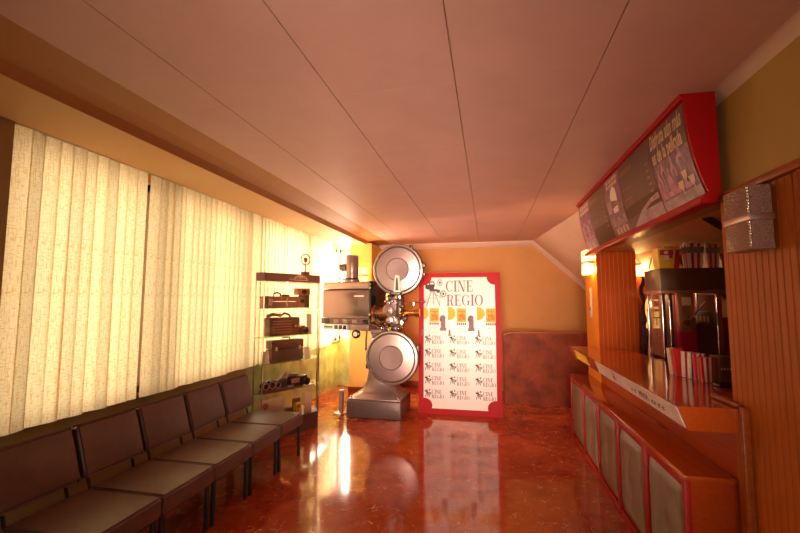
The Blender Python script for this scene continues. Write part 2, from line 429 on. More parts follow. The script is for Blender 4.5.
# ------------------------------------------------------------------ vertical blinds
slat_proto = None
def slat_mesh():
    global slat_proto
    vs = []; fs = []; n = 5; w = .104; z0, z1 = -1.905, 0.
    for j in range(2):
        for i in range(n):
            u = (i / (n - 1) - .5); vs.append((.008 * (1 - 4 * u * u), u * w, z0 if j == 0 else z1))
    fs = [[i, i + 1, n + i + 1, n + i] for i in range(n - 1)]
    mb = MB().add(vs, fs); o = mb.build('slat', 'blind', None); return o
def blind(y0, y1, label):
    global slat_proto
    t = thing('vertical_blind', label, 'blind', (-2.86, (y0 + y1) / 2, 2.83), 0, 'vertical blinds along the window wall')
    MB().box(-2.885, -2.835, y0, y1, 2.80, 2.833, .004).build('head_rail', 'aluminium', t)
    n = round((y1 - y0) / .089)
    for k in range(n):
        y = y0 + (k + .5) * (y1 - y0) / n
        if slat_proto is None: o = slat_proto = slat_mesh()
        else: o = slat_proto.copy(); COL.objects.link(o)
        o.parent = t; o.location = (random.uniform(-.004, .004), y - (y0 + y1) / 2, -.03)
        o.rotation_euler = (R(random.uniform(-.25, .25)), 0, R(-13 + random.uniform(-3, 4) + (26 if random.random() < .06 else 0)))
        o.scale = (1, 1, random.uniform(.996, 1.004))
blind(1.93, 2.93, 'cream woven vertical blind nearest the camera, left of the wide gap')
blind(3.0, 4.66, 'cream woven vertical blind behind the far half of the brown seat row')
blind(4.70, 7.25, 'cream woven vertical blind at the far end, behind the glass display case')

# ------------------------------------------------------------------ waiting seats
GS = 'row of brown waiting seats'
def make_seat():
    t = thing('waiting_seat', 'x', 'seat', (-2.35, 0, 0), 0, GS)
    w = .253
    # cushion, gently crowned; local build (x: front +, y: along the row)
    bm = bmesh.new(); bmesh.ops.create_cube(bm, size=1)
    bmesh.ops.subdivide_edges(bm, edges=bm.edges[:], cuts=5, use_grid_fill=True)
    bm.transform(Matrix.Diagonal((.60, 2 * w - .008, .125, 1)))
    for v in bm.verts:
        ex = abs(v.co.x) / .29; ey = abs(v.co.y) / w
        if v.co.z > 0: v.co.z += .012 * (1 - ex ** 2) * (1 - ey ** 2)
    bmesh.ops.bevel(bm, geom=[e for e in bm.edges if len(e.link_faces) == 2 and e.calc_face_angle(0) > 1.0], offset=.016, segments=3, affect='EDGES')
    MB().addbm(bm, 0, Matrix.Translation((.015, 0, .40))).build('seat', 'vinyl', t, local=True)
    # backrest
    bm = bmesh.new(); bmesh.ops.create_cube(bm, size=1)
    bmesh.ops.subdivide_edges(bm, edges=bm.edges[:], cuts=5, use_grid_fill=True)
    bm.transform(Matrix.Diagonal((.062, 2 * w - .012, .355, 1)))
    for v in bm.verts:
        if v.co.x > 0: v.co.x += .012 * (1 - (v.co.y / w) ** 2) * (1 - (v.co.z / .172) ** 2)
    bmesh.ops.bevel(bm, geom=[e for e in bm.edges if len(e.link_faces) == 2 and e.calc_face_angle(0) > 1.0], offset=.02, segments=3, affect='EDGES')
    MB().addbm(bm, 0, Matrix.Translation((-.345, -.04, .692)) @ Matrix.Rotation(R(-17), 4, 'Y')).build('backrest', 'vinyl', t, local=True)
    MB().box(-.27, .285, -w + .02, w - .02, .32, .345, .003).build('seat_frame', 'black', t, local=True)
    for x in (-.24, .272):
        for y in (-w + .035, w - .035):
            MB().box(x - .013, x + .013, y - .013, y + .013, 0, .34, .002, 1).build('leg', 'black', t, local=True)
    for y in (-w + .05, w - .10):
        MB().tube([(-.18, y, .345), (-.29, y, .36), (-.325, y, .45), (-.36, y, .58), (-.39, y, .68)], .011).build('back_bracket', 'black', t, local=True)
    return t
labels = ['dark brown vinyl seat nearest the camera, cut by the picture edge',
          'brown vinyl seat second from the camera in the waiting row',
          'brown vinyl seat in the middle of the row of five',
          'brown vinyl seat next to last before the glass display case',
          'brown vinyl seat at the far end beside the glass display case']
proto = make_seat()
for k, lb in enumerate(labels):
    o = proto if k == 0 else copy_tree(proto)
    o.location = (-2.35, 2.10 + .509 * k, 0); o['label'] = lb

# ------------------------------------------------------------------ lettering helpers
def ell(cx, cy, rx, ry, a0, a1, n=18): return [(cx + rx * math.cos(R(a0 + (a1 - a0) * k / n)), cy + ry * math.sin(R(a0 + (a1 - a0) * k / n))) for k in range(n + 1)]
def band(o, i): return [[o[k], o[k + 1], i[k + 1], i[k]] for k in range(len(o) - 1)]
def rect(x0, y0, x1, y1): return [(x0, y0), (x1, y0), (x1, y1), (x0, y1)]
def glyph(ch):
    t = .06
    if ch == 'C': return band(ell(.45, .5, .45, .5, 42, 318), ell(.47, .5, .29, .455, 42, 318)) + [rect(.74, .66, .80, .95), rect(.74, .10, .78, .26)], .86
    if ch == 'G': return band(ell(.45, .5, .45, .5, 42, 318), ell(.47, .5, .29, .455, 42, 318)) + [rect(.74, .66, .80, .95), rect(.68, .06, .85, .42), rect(.58, .39, .95, .45)], .98
    if ch == 'O': return band(ell(.47, .5, .47, .5, 0, 360, 28), ell(.47, .5, .29, .455, 0, 360, 28)), .98
    if ch == 'I': return [rect(.1, 0, .29, 1), rect(0, 0, .39, t), rect(0, 1 - t, .39, 1)], .42
    if ch == 'N': return [rect(.1, 0, .16, 1), [(.1, 1), (.30, 1), (.80, 0), (.62, 0)], rect(.74, 0, .80, 1), rect(0, 0, .27, t), rect(0, 1 - t, .28, 1), rect(.63, 1 - t, .92, 1)], .95
    if ch == 'E': return [rect(.1, 0, .29, 1), rect(0, 0, .72, t), rect(0, 1 - t, .70, 1), rect(.29, .48, .52, .53), rect(.67, 0, .73, .27), rect(.65, .73, .70, 1), rect(.48, .38, .53, .63)], .80
    if ch == 'R': return [rect(.1, 0, .29, 1), rect(0, 0, .39, t), rect(0, 1 - t, .45, 1), rect(.29, .47, .45, .52)] + band(ell(.43, .735, .34, .265, -90, 90), ell(.43, .735, .17, .215, -90, 90)) + [[(.46, .50), (.62, .50), (.76, .05), (.57, .05)], rect(.57, 0, .86, t)], .88
    return [], .4
def word(txt, x, y, w, h):
    ps = []; c = 0
    for ch in txt:
        g, a = glyph(ch); ps += [[(u + c, v) for u, v in p] for p in g]; c += a + .06
    c -= .06
    return [[(x + u / c * w, y + v * h) for u, v in p] for p in ps]
def ringpoly(cx, cy, r, ri, n=20): return band(ell(cx, cy, r, r, 0, 360, n), ell(cx, cy, ri, ri, 0, 360, n))
def stroke(x0, y0, x1, y1, w):
    d = math.hypot(x1 - x0, y1 - y0); nx, ny = -(y1 - y0) / d * w / 2, (x1 - x0) / d * w / 2
    return [(x0 + nx, y0 + ny), (x1 + nx, y1 + ny), (x1 - nx, y1 - ny), (x0 - nx, y0 - ny)]
def camera_icon(x, y, w, h, k=1.):
    """drawn film camera on a tripod with two reels, in a box (x,y,w,h)"""
    f = lambda u, v: (x + u * w, y + v * h)
    ps = []
    for (a, b, c, d, t) in [(.30, .55, .08, .0, .035), (.40, .55, .42, .06, .03), (.45, .55, .72, .0, .035), (.3, .52, .85, .30, .02), (.75, .55, .70, .02, .02), (.15, .3, .62, .3, .012)]:
        ps.append(stroke(a, b, c, d, t * k))
    ps += [rect(.22, .55, .60, .64), rect(.10, .62, .26, .80), [(.02, .66), (.12, .64), (.12, .80), (.02, .84)], rect(.24, .64, .44, .82), rect(.56, .50, .72, .62)]
    ps += ringpoly(.34, .80, .14, .095) + ringpoly(.72, .88, .12, .10) + ringpoly(.88, .46, .13, .10) + ringpoly(.72, .88, .04, .0) + ringpoly(.88, .46, .045, .0)
    for cx, cy in ((.72, .88), (.88, .46)):
        for a in range(0, 180, 60): ps.append(stroke(cx - .11 * math.cos(R(a)), cy - .11 * math.sin(R(a)), cx + .11 * math.cos(R(a)), cy + .11 * math.sin(R(a)), .02 * k))
    return [[f(u, v) for u, v in p] for p in ps]

# ------------------------------------------------------------------ poster board
PB = thing('poster_board', 'tall red framed poster board reading CINE REGIO, leaning back beside the film projector', 'poster', (-.44, 6.33, 0))
tl = R(3.0)
def pb(u, v, d=0.):          # u across, v up the board, d out of its face
    return Vector((-.44 + u, 6.33 + v * math.sin(tl) - d * math.cos(tl), v * math.cos(tl) + d * math.sin(tl)))
W2 = .625; HB = 2.14
MB().prism(rect(-W2, 0, W2, HB), -.03, 0, lambda u, v, w: pb(u, v, w)).build('frame', 'poster_red', PB, False)
MB().flat([rect(-W2 + .08, .085, W2 - .08, HB - .07)], lambda u, v: pb(u, v, .002)).build('printed_sheet', 'poster_white', PB, False)
cq = []
for sx, sv, cv in ((-1, 1, .085), (1, 1, .085), (-1, -1, HB - .07), (1, -1, HB - .07)):
    c = (sx * (W2 - .08), cv); a0 = {(-1, 1): 0, (1, 1): 90, (-1, -1): 270, (1, -1): 180}[(sx, sv)]
    if sv > 0: cq.append(ell(c[0] - sx * .01, c[1] + .04, .125, .11, 0, 360, 24)[:-1])
    else: cq.append([c] + ell(c[0], c[1], .12, .12, a0, a0 + 90, 10))
for q in cq: MB().flat([q], lambda u, v: pb(max(-W2, min(W2, u)), v, .004)).build('corner_disc', 'poster_red', PB, False)
MB().flat(word('CINE', -.20, 1.845, .42, .175), lambda u, v: pb(u, v, .005)).build('title', 'ink_grey', PB, False)
MB().flat(word('REGIO', -.19, 1.63, .56, .17), lambda u, v: pb(u, v, .005)).build('title', 'ink_red', PB, False)
MB().flat(camera_icon(-.53, 1.62, .33, .42, .8), lambda u, v: pb(u, v, .005)).build('emblem', 'ink', PB, False)
for k, x in enumerate((-.455, -.035, .405)):
    MB().flat([rect(x, 1.38, x + .145, 1.59)], lambda u, v: pb(u, v, .004)).build('film_poster', 'yellow_ink', PB, False)
    a = [rect(x + .02, 1.40, x + .07, 1.44), rect(x + .08, 1.41, x + .13, 1.49), rect(x + .03, 1.45, x + .075, 1.50), rect(x + .075, 1.44, x + .10, 1.52)]
    MB().flat(a, lambda u, v: pb(u, v, .006)).build('poster_picture', 'orange_ink', PB, False)
    b = [rect(x + .015, 1.535 - .004, x + .13, 1.543), rect(x + .03, 1.56, x + .11, 1.566)] + [rect(x + .0 + .03 * j, 1.335, x + .022 + .03 * j, 1.37) for j in range(5)] + [rect(x + .02, 1.285, x + .10, 1.29)]
    MB().flat(b, lambda u, v: pb(u, v, .006)).build('poster_caption', 'ink_grey', PB, False)
    MB().flat([ell(x - .155 + .02, 1.51, .12, .105, -90, 90, 16)], lambda u, v: pb(max(-W2 + .082, u), v, .004)).build('yellow_half_disc', 'yellow_ink', PB, False)
    fx = x - .11
    fig = [rect(fx - .025, 1.17, fx + .025, 1.185), rect(fx - .014, 1.185, fx + .014, 1.235), ell(fx, 1.25, .014, .016, 0, 360, 12)[:-1]]
    MB().flat(fig, lambda u, v: pb(u, v, .005)).build('small_trophy', 'ink_grey', PB, False)
for x in (-.245, .185):
    fig = [rect(x - .05, 1.245, x + .05, 1.29), rect(x - .037, 1.29, x + .037, 1.41), ell(x - .005, 1.44, .045, .045, 0, 360, 16)[:-1], rect(x - .055, 1.39, x - .02, 1.44)]
    MB().flat(fig, lambda u, v: pb(u, v, .005)).build('trophy_picture', 'ink_mauve', PB, False)
lg = None
for j, v0 in enumerate((1.055, .85, .645, .445, .245)):
    for i, u0 in enumerate((-.53, -.15, .235)):
        if lg is None:
            ps = camera_icon(0, 0, .105, .125, 2.4) + word('CINE', .112, .055, .15, .058) + word('REGIO', .112, -.012, .185, .055)
            lg = MB().flat(ps, lambda u, v: pb(u, v, .005) - pb(0, 0, 0) + PB.location).build('logo', 'ink', PB, False)
            o = lg
        else:
            o = lg.copy(); COL.objects.link(o)
        o.location = pb(u0, v0, 0) - PB.location
MB().box(-.62, -.56, 6.37, 6.75, 0, .03).tube([(-.59, 6.46, 1.4), (-.59, 6.74, .02)], .012).build('rear_prop', 'black', PB)

# ------------------------------------------------------------------ film projector
PJ = thing('film_projector', 'large grey cinema film projector with two round reel housings on a flared pedestal', 'film projector', (-1.65, 6.2, 0))
MB().box(-2.06, -1.24, 5.88, 6.62, 0, .255, .02, 3).build('base', 'basegrey', PJ)
MB().box(-2.045, -1.255, 5.895, 6.60, .255, .275, .006).build('base_plate', 'enamel', PJ)
for (x, y) in ((-2.0, 5.94), (-1.3, 5.94), (-1.3, 6.55), (-2.0, 6.55)):
    MB().cyl((x, y, .275), (x, y, .31), .014, n=10).build('bolt', 'chrome', PJ)
rings = []
for (z, x0, x1, y0, y1) in ((.275, -1.99, -1.24, 5.93, 6.52), (.30, -1.97, -1.26, 5.94, 6.5), (.34, -1.90, -1.31, 6.0, 6.46), (.40, -1.85, -1.37, 6.03, 6.43), (.5, -1.81, -1.43, 6.05, 6.4), (.65, -1.79, -1.47, 6.06, 6.38), (.9, -1.775, -1.48, 6.07, 6.37), (1.2, -1.765, -1.49, 6.08, 6.36)):
    c = .05; rings.append([(x0 + c, y0, z), (x1 - c, y0, z), (x1, y0 + c, z), (x1, y1 - c, z), (x1 - c, y1, z), (x0 + c, y1, z), (x0, y1 - c, z), (x0, y0 + c, z)])
MB().loft(rings).build('pedestal', 'enamel', PJ, angle=50)

def magazine(cx, cz, r, y0, name, latch):
    o = MB().lathe([(r * .97, .13), (r, .12), (r, .012), (r * .985, 0), (r * .93, -.004), (r * .915, .012), (r * .89, .014), (r * .86, .004), (r * .46, -.014), (r * .445, -.014)], (cx, y0, cz), (0, 1, 0), 64).build(name, 'steel', PJ, angle=30)
    MB().lathe([(r * .44, 0), (r * .44, -.018), (r * .42, -.026), (r * .05, -.020)], (cx, y0, cz), (0, 1, 0), 48).build('hub_disc', 'enamel', o, angle=30)
    MB().torus((cx, y0 + .065, cz), (0, 1, 0), r + .002, .012, 64, 8).build('rim_band', 'darksteel', o)
    for q_, d_ in ((.452, -.012), (.90, .010)): MB().torus((cx, y0 + d_, cz), (0, 1, 0), r * q_, .0045, 64, 6).build('groove', 'darksteel', o)
    for a in (10, 350, 60) if latch else (20, 200):
        x, z = cx + (r + .01) * math.cos(R(a)), cz + (r + .01) * math.sin(R(a))
        MB().box(x - .02, x + .025, y0 + .03, y0 + .09, z - .035, z + .035, .006).build('hinge', 'darksteel', o)
    if latch:
        pl = [(-.05, -.335), (.055, -.335), (.035, -.10), (.012, -.085), (-.012, -.085), (-.03, -.10)]
        MB().prism(pl, -.05, -.005, lambda u, v, w: (cx + u, y0 + w, cz + v)).build('handle', 'white', o)
        MB().prism([(-.022, -.31), (.026, -.31), (.012, -.13), (-.012, -.13)], -.054, -.05, lambda u, v, w: (cx + u, y0 + w, cz + v)).build('handle_slot', 'darksteel', o)
    return o
magazine(-1.30, 2.165, .375, 5.92, 'upper_reel_housing', True)
magazine(-1.385, .88, .387, 5.88, 'lower_reel_housing', False)
# lamp house, slightly turned so its far end recedes
LH = Matrix.Translation((-1.74, 5.98, 0)) @ Matrix.Rotation(R(-13), 4, 'Z')
def lh(mb): 
    mb.v = [tuple(LH @ Vector(v)) for v in mb.v]; return mb
lamp = lh(MB().prism([(-.02, 1.44), (-.02, 1.86), (.0, 1.885), (.45, 1.885), (.47, 1.86), (.47, 1.44)], -.84, 0, lambda u, v, w: (w, u, v))).build('lamp_house', 'lampsteel', PJ, False)
top = [(-.03, 1.89)] + [(.02 - .05 * math.cos(R(a)), 1.93 + .07 * math.sin(R(a))) for a in range(0, 91, 15)] + [(.43 + .05 * math.sin(R(a)), 1.93 + .07 * math.cos(R(a))) for a in range(0, 91, 15)] + [(.48, 1.89)]
lh(MB().prism(top, -.83, -.01, lambda u, v, w: (w, u, v))).build('lamp_house_lid', 'steel', PJ, angle=50)
lh(MB().box(-.82, -.02, -.024, -.018, 1.47, 1.84, .003)).build('side_door', 'lampsteel', lamp)
lh(MB().box(-.26, -.09, -.029, -.024, 1.765, 1.785)).build('name_plate', 'white', lamp)
lh(MB().box(0, .035, -.03, .48, 1.42, 2.0, .008)).build('front_plate', 'blackgloss', PJ)
for (y, z) in ((-.045, 1.9), (-.045, 1.95), (-.045, 1.5)):
    lh(MB().cyl((.018, y, z), (.018, y + .02, z), .018, n=12)).build('thumb_screw', 'chrome', PJ)
lh(MB().box(-.86, .02, -.035, .46, 1.345, 1.435, .006)).build('bed_rail', 'basegrey', PJ)
for x in (-.80, -.62, -.45, -.28, -.1):
    lh(MB().box(x, x + .09, -.042, -.034, 1.36, 1.42, .002)).build('rail_cover', 'enamel' if x not in (-.80, -.1) else 'blackgloss', PJ)
cpn = lh(MB().box(-.80, -.36, -.06, .1, 1.255, 1.343, .006)).build('control_panel', 'white', PJ)
for k in range(4):
    lh(MB().cyl((-.76 + .04 * k, -.06, 1.30), (-.76 + .04 * k, -.078, 1.30), .013, n=12)).build('knob', 'blackgloss', cpn)
for x in (-.59, -.51): lh(MB().box(x, x + .06, -.064, -.06, 1.27, 1.33, .002)).build('meter', 'darksteel', cpn)
lh(MB().box(-.43, -.375, -.066, -.06, 1.272, 1.328, .002).cyl((-.40, -.066, 1.30), (-.40, -.085, 1.30), .018, n=14)).build('switch', 'blackgloss', cpn)
lh(MB().box(-.34, .0, -.03, .3, 1.25, 1.345, .008)).build('bed_block', 'enamel', PJ)
gz = lh(MB().lathe([(.062, .05), (.066, .04), (.066, 0), (.05, -.008), (.048, 0)], (-.23, -.03, 1.20), (0, 1, 0), 28)).build('round_gauge', 'blackgloss', PJ)
lh(MB().cyl((-.23, -.034, 1.20), (-.23, -.037, 1.20), .036)).build('gauge_face', 'white', gz)
# chimney, fan motor and wire
ch = lh(MB().lathe([(.12, 0), (.12, .03), (.095, .045), (.095, .13), (.098, .14), (.098, .41), (.09, .42), (.08, .40)], (-.40, .14, 2.0), (0, 0, 1), 32)).build('chimney', 'enamel', PJ)
lh(MB().torus((-.40, .14, 2.05), (0, 0, 1), .1, .012)).build('collar', 'darksteel', ch)
mt = lh(MB().cyl((-.495, .14, 2.235), (-.60, .14, 2.235), .058).cyl((-.60, .14, 2.235), (-.62, .14, 2.235), .045)).build('fan_motor', 'basegrey', ch)
lh(MB().tube([(-.60, .12, 2.28), (-.67, .12, 2.27), (-.71, .12, 2.2), (-.69, .12, 2.11), (-.62, .12, 2.06), (-.52, .12, 2.04)], .006)).build('wire', 'black', ch)
# mechanism between lamp house and lens
MB().lathe([(.115, 0), (.115, .03), (.085, .05), (.085, .20), (.105, .21), (.105, .25)], (-1.71, 6.06, 1.52), (1, 0, 0), 32).build('light_tunnel', 'copper', PJ)
for x in (-1.66, -1.62): MB().torus((x, 6.06, 1.52), (1, 0, 0), .092, .012).build('cooling_ring', 'darksteel', PJ)
MB().box(-1.47, -1.27, 5.98, 6.28, 1.26, 1.80, .02).build('gear_case', 'blackgloss', PJ)
MB().box(-1.46, -1.28, 5.96, 5.982, 1.56, 1.76, .01).build('gate_door', 'enamel', PJ)
MB().box(-1.33, -1.25, 5.95, 6.10, 1.46, 1.72, .012).build('film_gate', 'darksteel', PJ)
rg = random.Random(3)
for k in range(22):
    x, z, r = rg.uniform(-1.50, -1.20), rg.uniform(1.26, 1.80), rg.uniform(.014, .032)
    MB().lathe([(r, .05), (r, 0), (r * .6, -.008), (r * .3, -.012)], (x, rg.uniform(5.90, 5.935), z), (0, 1, 0), 14).build('gear_knob', ('chrome', 'darksteel', 'blackgloss', 'brass', 'copper', 'chrome')[k % 6], PJ)
for k in range(9):
    x, z = rg.uniform(-1.48, -1.2), rg.uniform(1.28, 1.76); a = rg.uniform(0, PI)
    MB().tube([(x, 5.925, z), (x + .1 * math.cos(a), 5.92, z + .1 * math.sin(a))], .008).build('link_rod', ('chrome', 'darksteel', 'steel')[k % 3], PJ)
MB().box(-1.40, -1.22, 6.0, 6.14, 1.76, 1.84, .01).build('upper_mount', 'enamel', PJ)
for (x, z, r, m_) in ((-1.29, 1.755, .042, 'chrome'), (-1.40, 1.70, .035, 'darksteel'), (-1.24, 1.62, .03, 'darksteel'), (-1.42, 1.42, .045, 'steel'), (-1.27, 1.38, .052, 'chrome'), (-1.35, 1.30, .035, 'darksteel'), (-1.20, 1.44, .03, 'darksteel')):
    MB().lathe([(r, .1), (r, .0), (r * .7, -.004), (r * .7, -.03), (r, -.034), (r, -.045), (r * .4, -.05), (r * .3, -.06)], (x, 5.94, z), (0, 1, 0), 24).build('sprocket_roller', m_, PJ)
MB().lathe([(.085, .06), (.09, .05), (.09, .02), (.07, 0), (.03, -.01)], (-1.37, 5.955, 1.42), (0, 1, 0), 36).build('drive_wheel', 'enamel', PJ)
MB().lathe([(.10, .06), (.105, .05), (.105, .02), (.08, 0), (.03, -.01)], (-1.44, 5.96, 1.56), (0, 1, 0), 32).build('shutter_housing', 'enamel', PJ)
MB().lathe([(.055, 0), (.055, .07), (.045, .08), (.045, .15), (.06, .16), (.065, .22), (.05, .225)], (-1.21, 6.03, 1.525), (1, 0, 0), 28).build('lens', 'brass', PJ)
MB().tube([(-1.22, 5.99, 1.69), (-.92, 5.99, 1.685)], .008).box(-1.09, -1.06, 5.97, 6.01, 1.61, 1.70, .004).cyl((-.93, 5.99, 1.685), (-.90, 5.99, 1.685), .02).build('focus_rod', 'chrome', PJ)
for k, (x, z) in enumerate(((-1.70, 1.43), (-1.62, 1.40), (-1.55, 1.36), (-1.60, 1.30), (-1.50, 1.29))):
    MB().cyl((x, 5.97, z), (x, 6.12, z), .04 - .004 * k, n=16).box(x - .012, x + .05, 5.955, 5.99, z - .012, z + .012, .003).build('adjusting_knob', ('copper', 'darksteel', 'blackgloss', 'chrome', 'darksteel')[k], PJ)
for pts in ([(-1.70, 5.96, 1.47), (-1.6, 5.94, 1.36), (-1.52, 5.95, 1.40), (-1.47, 5.95, 1.35)], [(-1.72, 5.96, 1.36), (-1.62, 5.94, 1.33), (-1.5, 5.95, 1.24)]):
    MB().tube(pts, .01).build('cable', 'copper', PJ)
MB().box(-1.74, -1.44, 6.02, 6.3, 1.20, 1.275, .01).build('head_bracket', 'enamel', PJ)
MB().tube([(-1.79, 6.0, 1.25), (-1.80, 6.0, 1.12), (-1.80, 6.0, 1.0)], .014).sphere((-1.80, 6.0, .98), .02).build('lever', 'darksteel', PJ)
MB().box(-1.38, -1.20, 6.02, 6.10, 1.82, 2.1, .01).build('reel_arm', 'basegrey', PJ)
MB().box(-1.47, -1.30, 6.0, 6.1, .7, 1.25, .01).build('reel_arm', 'basegrey', PJ)

t = thing('floor_post', 'short grey pipe post with a round foot, on the floor left of the projector', 'post', (-2.235, 6.1, 0))
MB().lathe([(.095, 0), (.095, .012), (.05, .022), (.04, .03)], (-2.235, 6.1, 0)).build('foot', 'steel', t)
MB().cyl((-2.215, 6.1, .02), (-2.215, 6.1, .33), .034).cyl((-2.215, 6.1, .33), (-2.215, 6.1, .345), .037).build('pipe', 'enamel', t)

# ------------------------------------------------------------------ glass display case
CA = Vector((-2.70, 4.62)); CB = Vector((-2.29, 5.38)); cdir = (CB - CA).normalized(); CR = math.atan2(cdir.y, cdir.x)
CL = (CB - CA).length
def cp_(u, d, z=0.):      # u along the glass front in metres, d inward
    return (CA.x + cdir.x * u - cdir.y * d, CA.y + cdir.y * u + cdir.x * d, z)
plan = [(-2.70, 4.62), (-2.29, 5.38), (-2.42, 5.62), (-2.66, 5.62), (-2.805, 5.45), (-2.805, 4.60)]
cen = Vector((-2.57, 5.17))
def inset(k): return [tuple(cen + (Vector(p) - cen) * k) for p in plan]
DC = thing('display_case', 'tall glass display case with brown top slab, full of old film equipment', 'display case', (cen.x, cen.y, 0))
def slabz(mb, pl, z0, z1): return mb.prism(pl, z0, z1, lambda u, v, w: (u, v, w))
slabz(MB(), plan, 0, .21).build('plinth', 'plinth', DC, False)
slabz(MB(), plan, 1.95, 2.055).build('top_slab', 'slab', DC, False)
LV = [.572, .925, 1.252, 1.61]
for z in LV: slabz(MB(), inset(.985), z - .008, z).build('glass_shelf', 'shelfglass', DC, False)
ip = inset(.995)
for k in (0, 1, 5):
    a = Vector(ip[k]); b = Vector(ip[(k + 1) % 6]); d = (b - a).normalized(); a += d * .004; b -= d * .004; n = Vector((d.y, -d.x)) * .002
    MB().loft([[(a.x + n.x, a.y + n.y, .21), (b.x + n.x, b.y + n.y, .21), (b.x - n.x, b.y - n.y, .21), (a.x - n.x, a.y - n.y, .21)],
               [(a.x + n.x, a.y + n.y, 1.95), (b.x + n.x, b.y + n.y, 1.95), (b.x - n.x, b.y - n.y, 1.95), (a.x - n.x, a.y - n.y, 1.95)]]).build('glass_pane', 'glass', DC, False)
for k in (0, 1, 2, 5):
    x, y = ip[k]; MB().box(x - .006, x + .006, y - .006, y + .006, .21, 1.95).build('corner_rod', 'chrome', DC, False)
fr = lambda u, v: cp_(u, -.003, v)
dec = [stroke(.36 + .02 * k, 1.975, .375 + .02 * k, 1.99 + (.0 if k % 2 else .012), .008) for k in range(3)] + [rect(.42, 1.97, .66, 1.983), rect(.45, 2.0, .63, 2.008)] + band(ell(.54, 1.985, .11, .058, 0, 180), ell(.54, 1.985, .09, .045, 0, 180)) + [rect(.5, 2.012, .58, 2.03)]
MB().flat(dec, fr).build('emblem', 'goldprint', DC, False)

GD = 'old film equipment in the display case'
def item(name, label, cat, u, d, z, rot=0., grp=GD):
    return thing(name, label, cat, cp_(u, d, z), CR + rot, grp)
# --- on top of the case
t = item('ring_trophy', 'small ring on a stem standing on top of the display case', 'trophy', .70, .12, 2.055, 0, None)
MB().box(-.05, .05, -.035, .035, 0, .05, .006).build('base', 'leather_dark', t, local=True)
MB().cyl((0, 0, .05), (0, 0, .15), .008).build('stem', 'leather_dark', t, local=True)
MB().torus((0, 0, .22), (0, 1, 0), .075, .007).build('ring', 'darksteel', t, local=True)
MB().box(-.025, .025, -.015, .015, .185, .245, .006).cyl((0, 0, .14), (0, 0, .19), .006).build('centre_block', 'copper', t, local=True)
# --- top shelf
z = LV[3]
t = item('leather_case', 'wide brown leather case with centre clasp on the top glass shelf', 'case', .362, .10, z)
MB().box(-.20, .17, -.06, .06, 0, .082, .008).build('body', 'leather', t, local=True)
MB().box(-.205, .175, -.064, .064, .086, .15, .008).build('lid', 'leather', t, local=True)
MB().box(-.015, .005, -.072, -.06, .02, .13, .003).build('clasp', 'goldprint', t, local=True)
MB().tube([(-.17, 0, .15), (-.16, 0, .185), (-.12, 0, .20), (-.07, 0, .185), (-.06, 0, .15)], .012).box(-.03, .06, -.03, .03, .15, .175, .006).build('handle', 'leather_dark', t, local=True)
t = item('film_tin_box', 'small square brown box at the left of the top glass shelf', 'box', .04, .055, z)
MB().box(-.037, .012, -.05, .05, 0, .13, .004).build('body', 'leather', t, local=True)
MB().box(-.039, .014, -.053, .053, .13, .148, .004).build('lid', 'leather_dark', t, local=True)
t = item('tilted_box', 'brown box leaning left of the wide leather case', 'box', .103, .085, z, R(8))
MB().box(-.035, .03, -.05, .05, 0, .15, .004, mat=Matrix.Rotation(R(5), 4, 'Y')).build('body', 'leather', t, local=True)
MB().box(-.03, .025, -.053, -.049, .03, .12, .001, mat=Matrix.Rotation(R(5), 4, 'Y')).build('front_label', 'pinkcard', t, local=True)
t = item('slide_viewer', 'tall brown slide viewer at the right of the top glass shelf', 'viewer', .715, .17, z)
MB().box(-.05, .065, -.05, .05, 0, .17, .008).build('body', 'leather_dark', t, local=True)
MB().box(-.13, .075, -.055, .055, .17, .265, .012).build('hood', 'leather', t, local=True)
MB().cyl((-.04, -.055, .215), (-.04, -.08, .215), .03).build('eyepiece', 'blackgloss', t, local=True)
t = item('small_camera', 'small pale brown box camera right of the wide leather case', 'camera', .60, .09, z)
MB().box(-.045, .045, -.04, .04, 0, .14, .006).build('body', 'leather', t, local=True)
MB().cyl((0, -.04, .09), (0, -.06, .09), .026).build('lens', 'blackgloss', t, local=True)
MB().box(-.02, .02, -.015, .015, .14, .16, .003).build('viewfinder', 'leather_dark', t, local=True)
# --- second shelf
z = LV[2]
t = item('sound_projector', 'dark old portable projector with ribbed front on the second glass shelf', 'projector', .34, .115, z)
MB().box(-.225, .235, -.07, .06, 0, .235, .012).build('body', 'leather_dark', t, local=True)
for k in range(5): MB().box(-.18, .10, -.076, -.07, .04 + .035 * k, .055 + .035 * k).build('grille_bar', 'leather', t, local=True)
for x in (.15, .20): MB().cyl((x, -.07, .12), (x, -.09, .12), .02).build('knob', 'chrome', t, local=True)
MB().tube([(-.245, -.02, .215), (-.24, -.03, .26), (-.15, -.02, .285), (-.05, -.04, .255), (.02, -.02, .29), (.09, -.02, .27), (.12, -.01, .24)], .016).tube([(-.22, .0, .245), (-.12, .02, .27), (-.02, .0, .27)], .018).build('carry_strap', 'leather', t, local=True)
t = item('cine_camera', 'small dark cine camera at the right end of the second glass shelf', 'camera', .645, .08, z)
MB().box(-.05, .055, -.045, .045, 0, .10, .01).build('body', 'leather_dark', t, local=True)
MB().cyl((.0, -.045, .055), (.0, -.09, .055), .028).build('lens', 'darksteel', t, local=True)
MB().box(-.03, .03, -.02, .02, .10, .12, .004).build('viewfinder', 'leather', t, local=True)
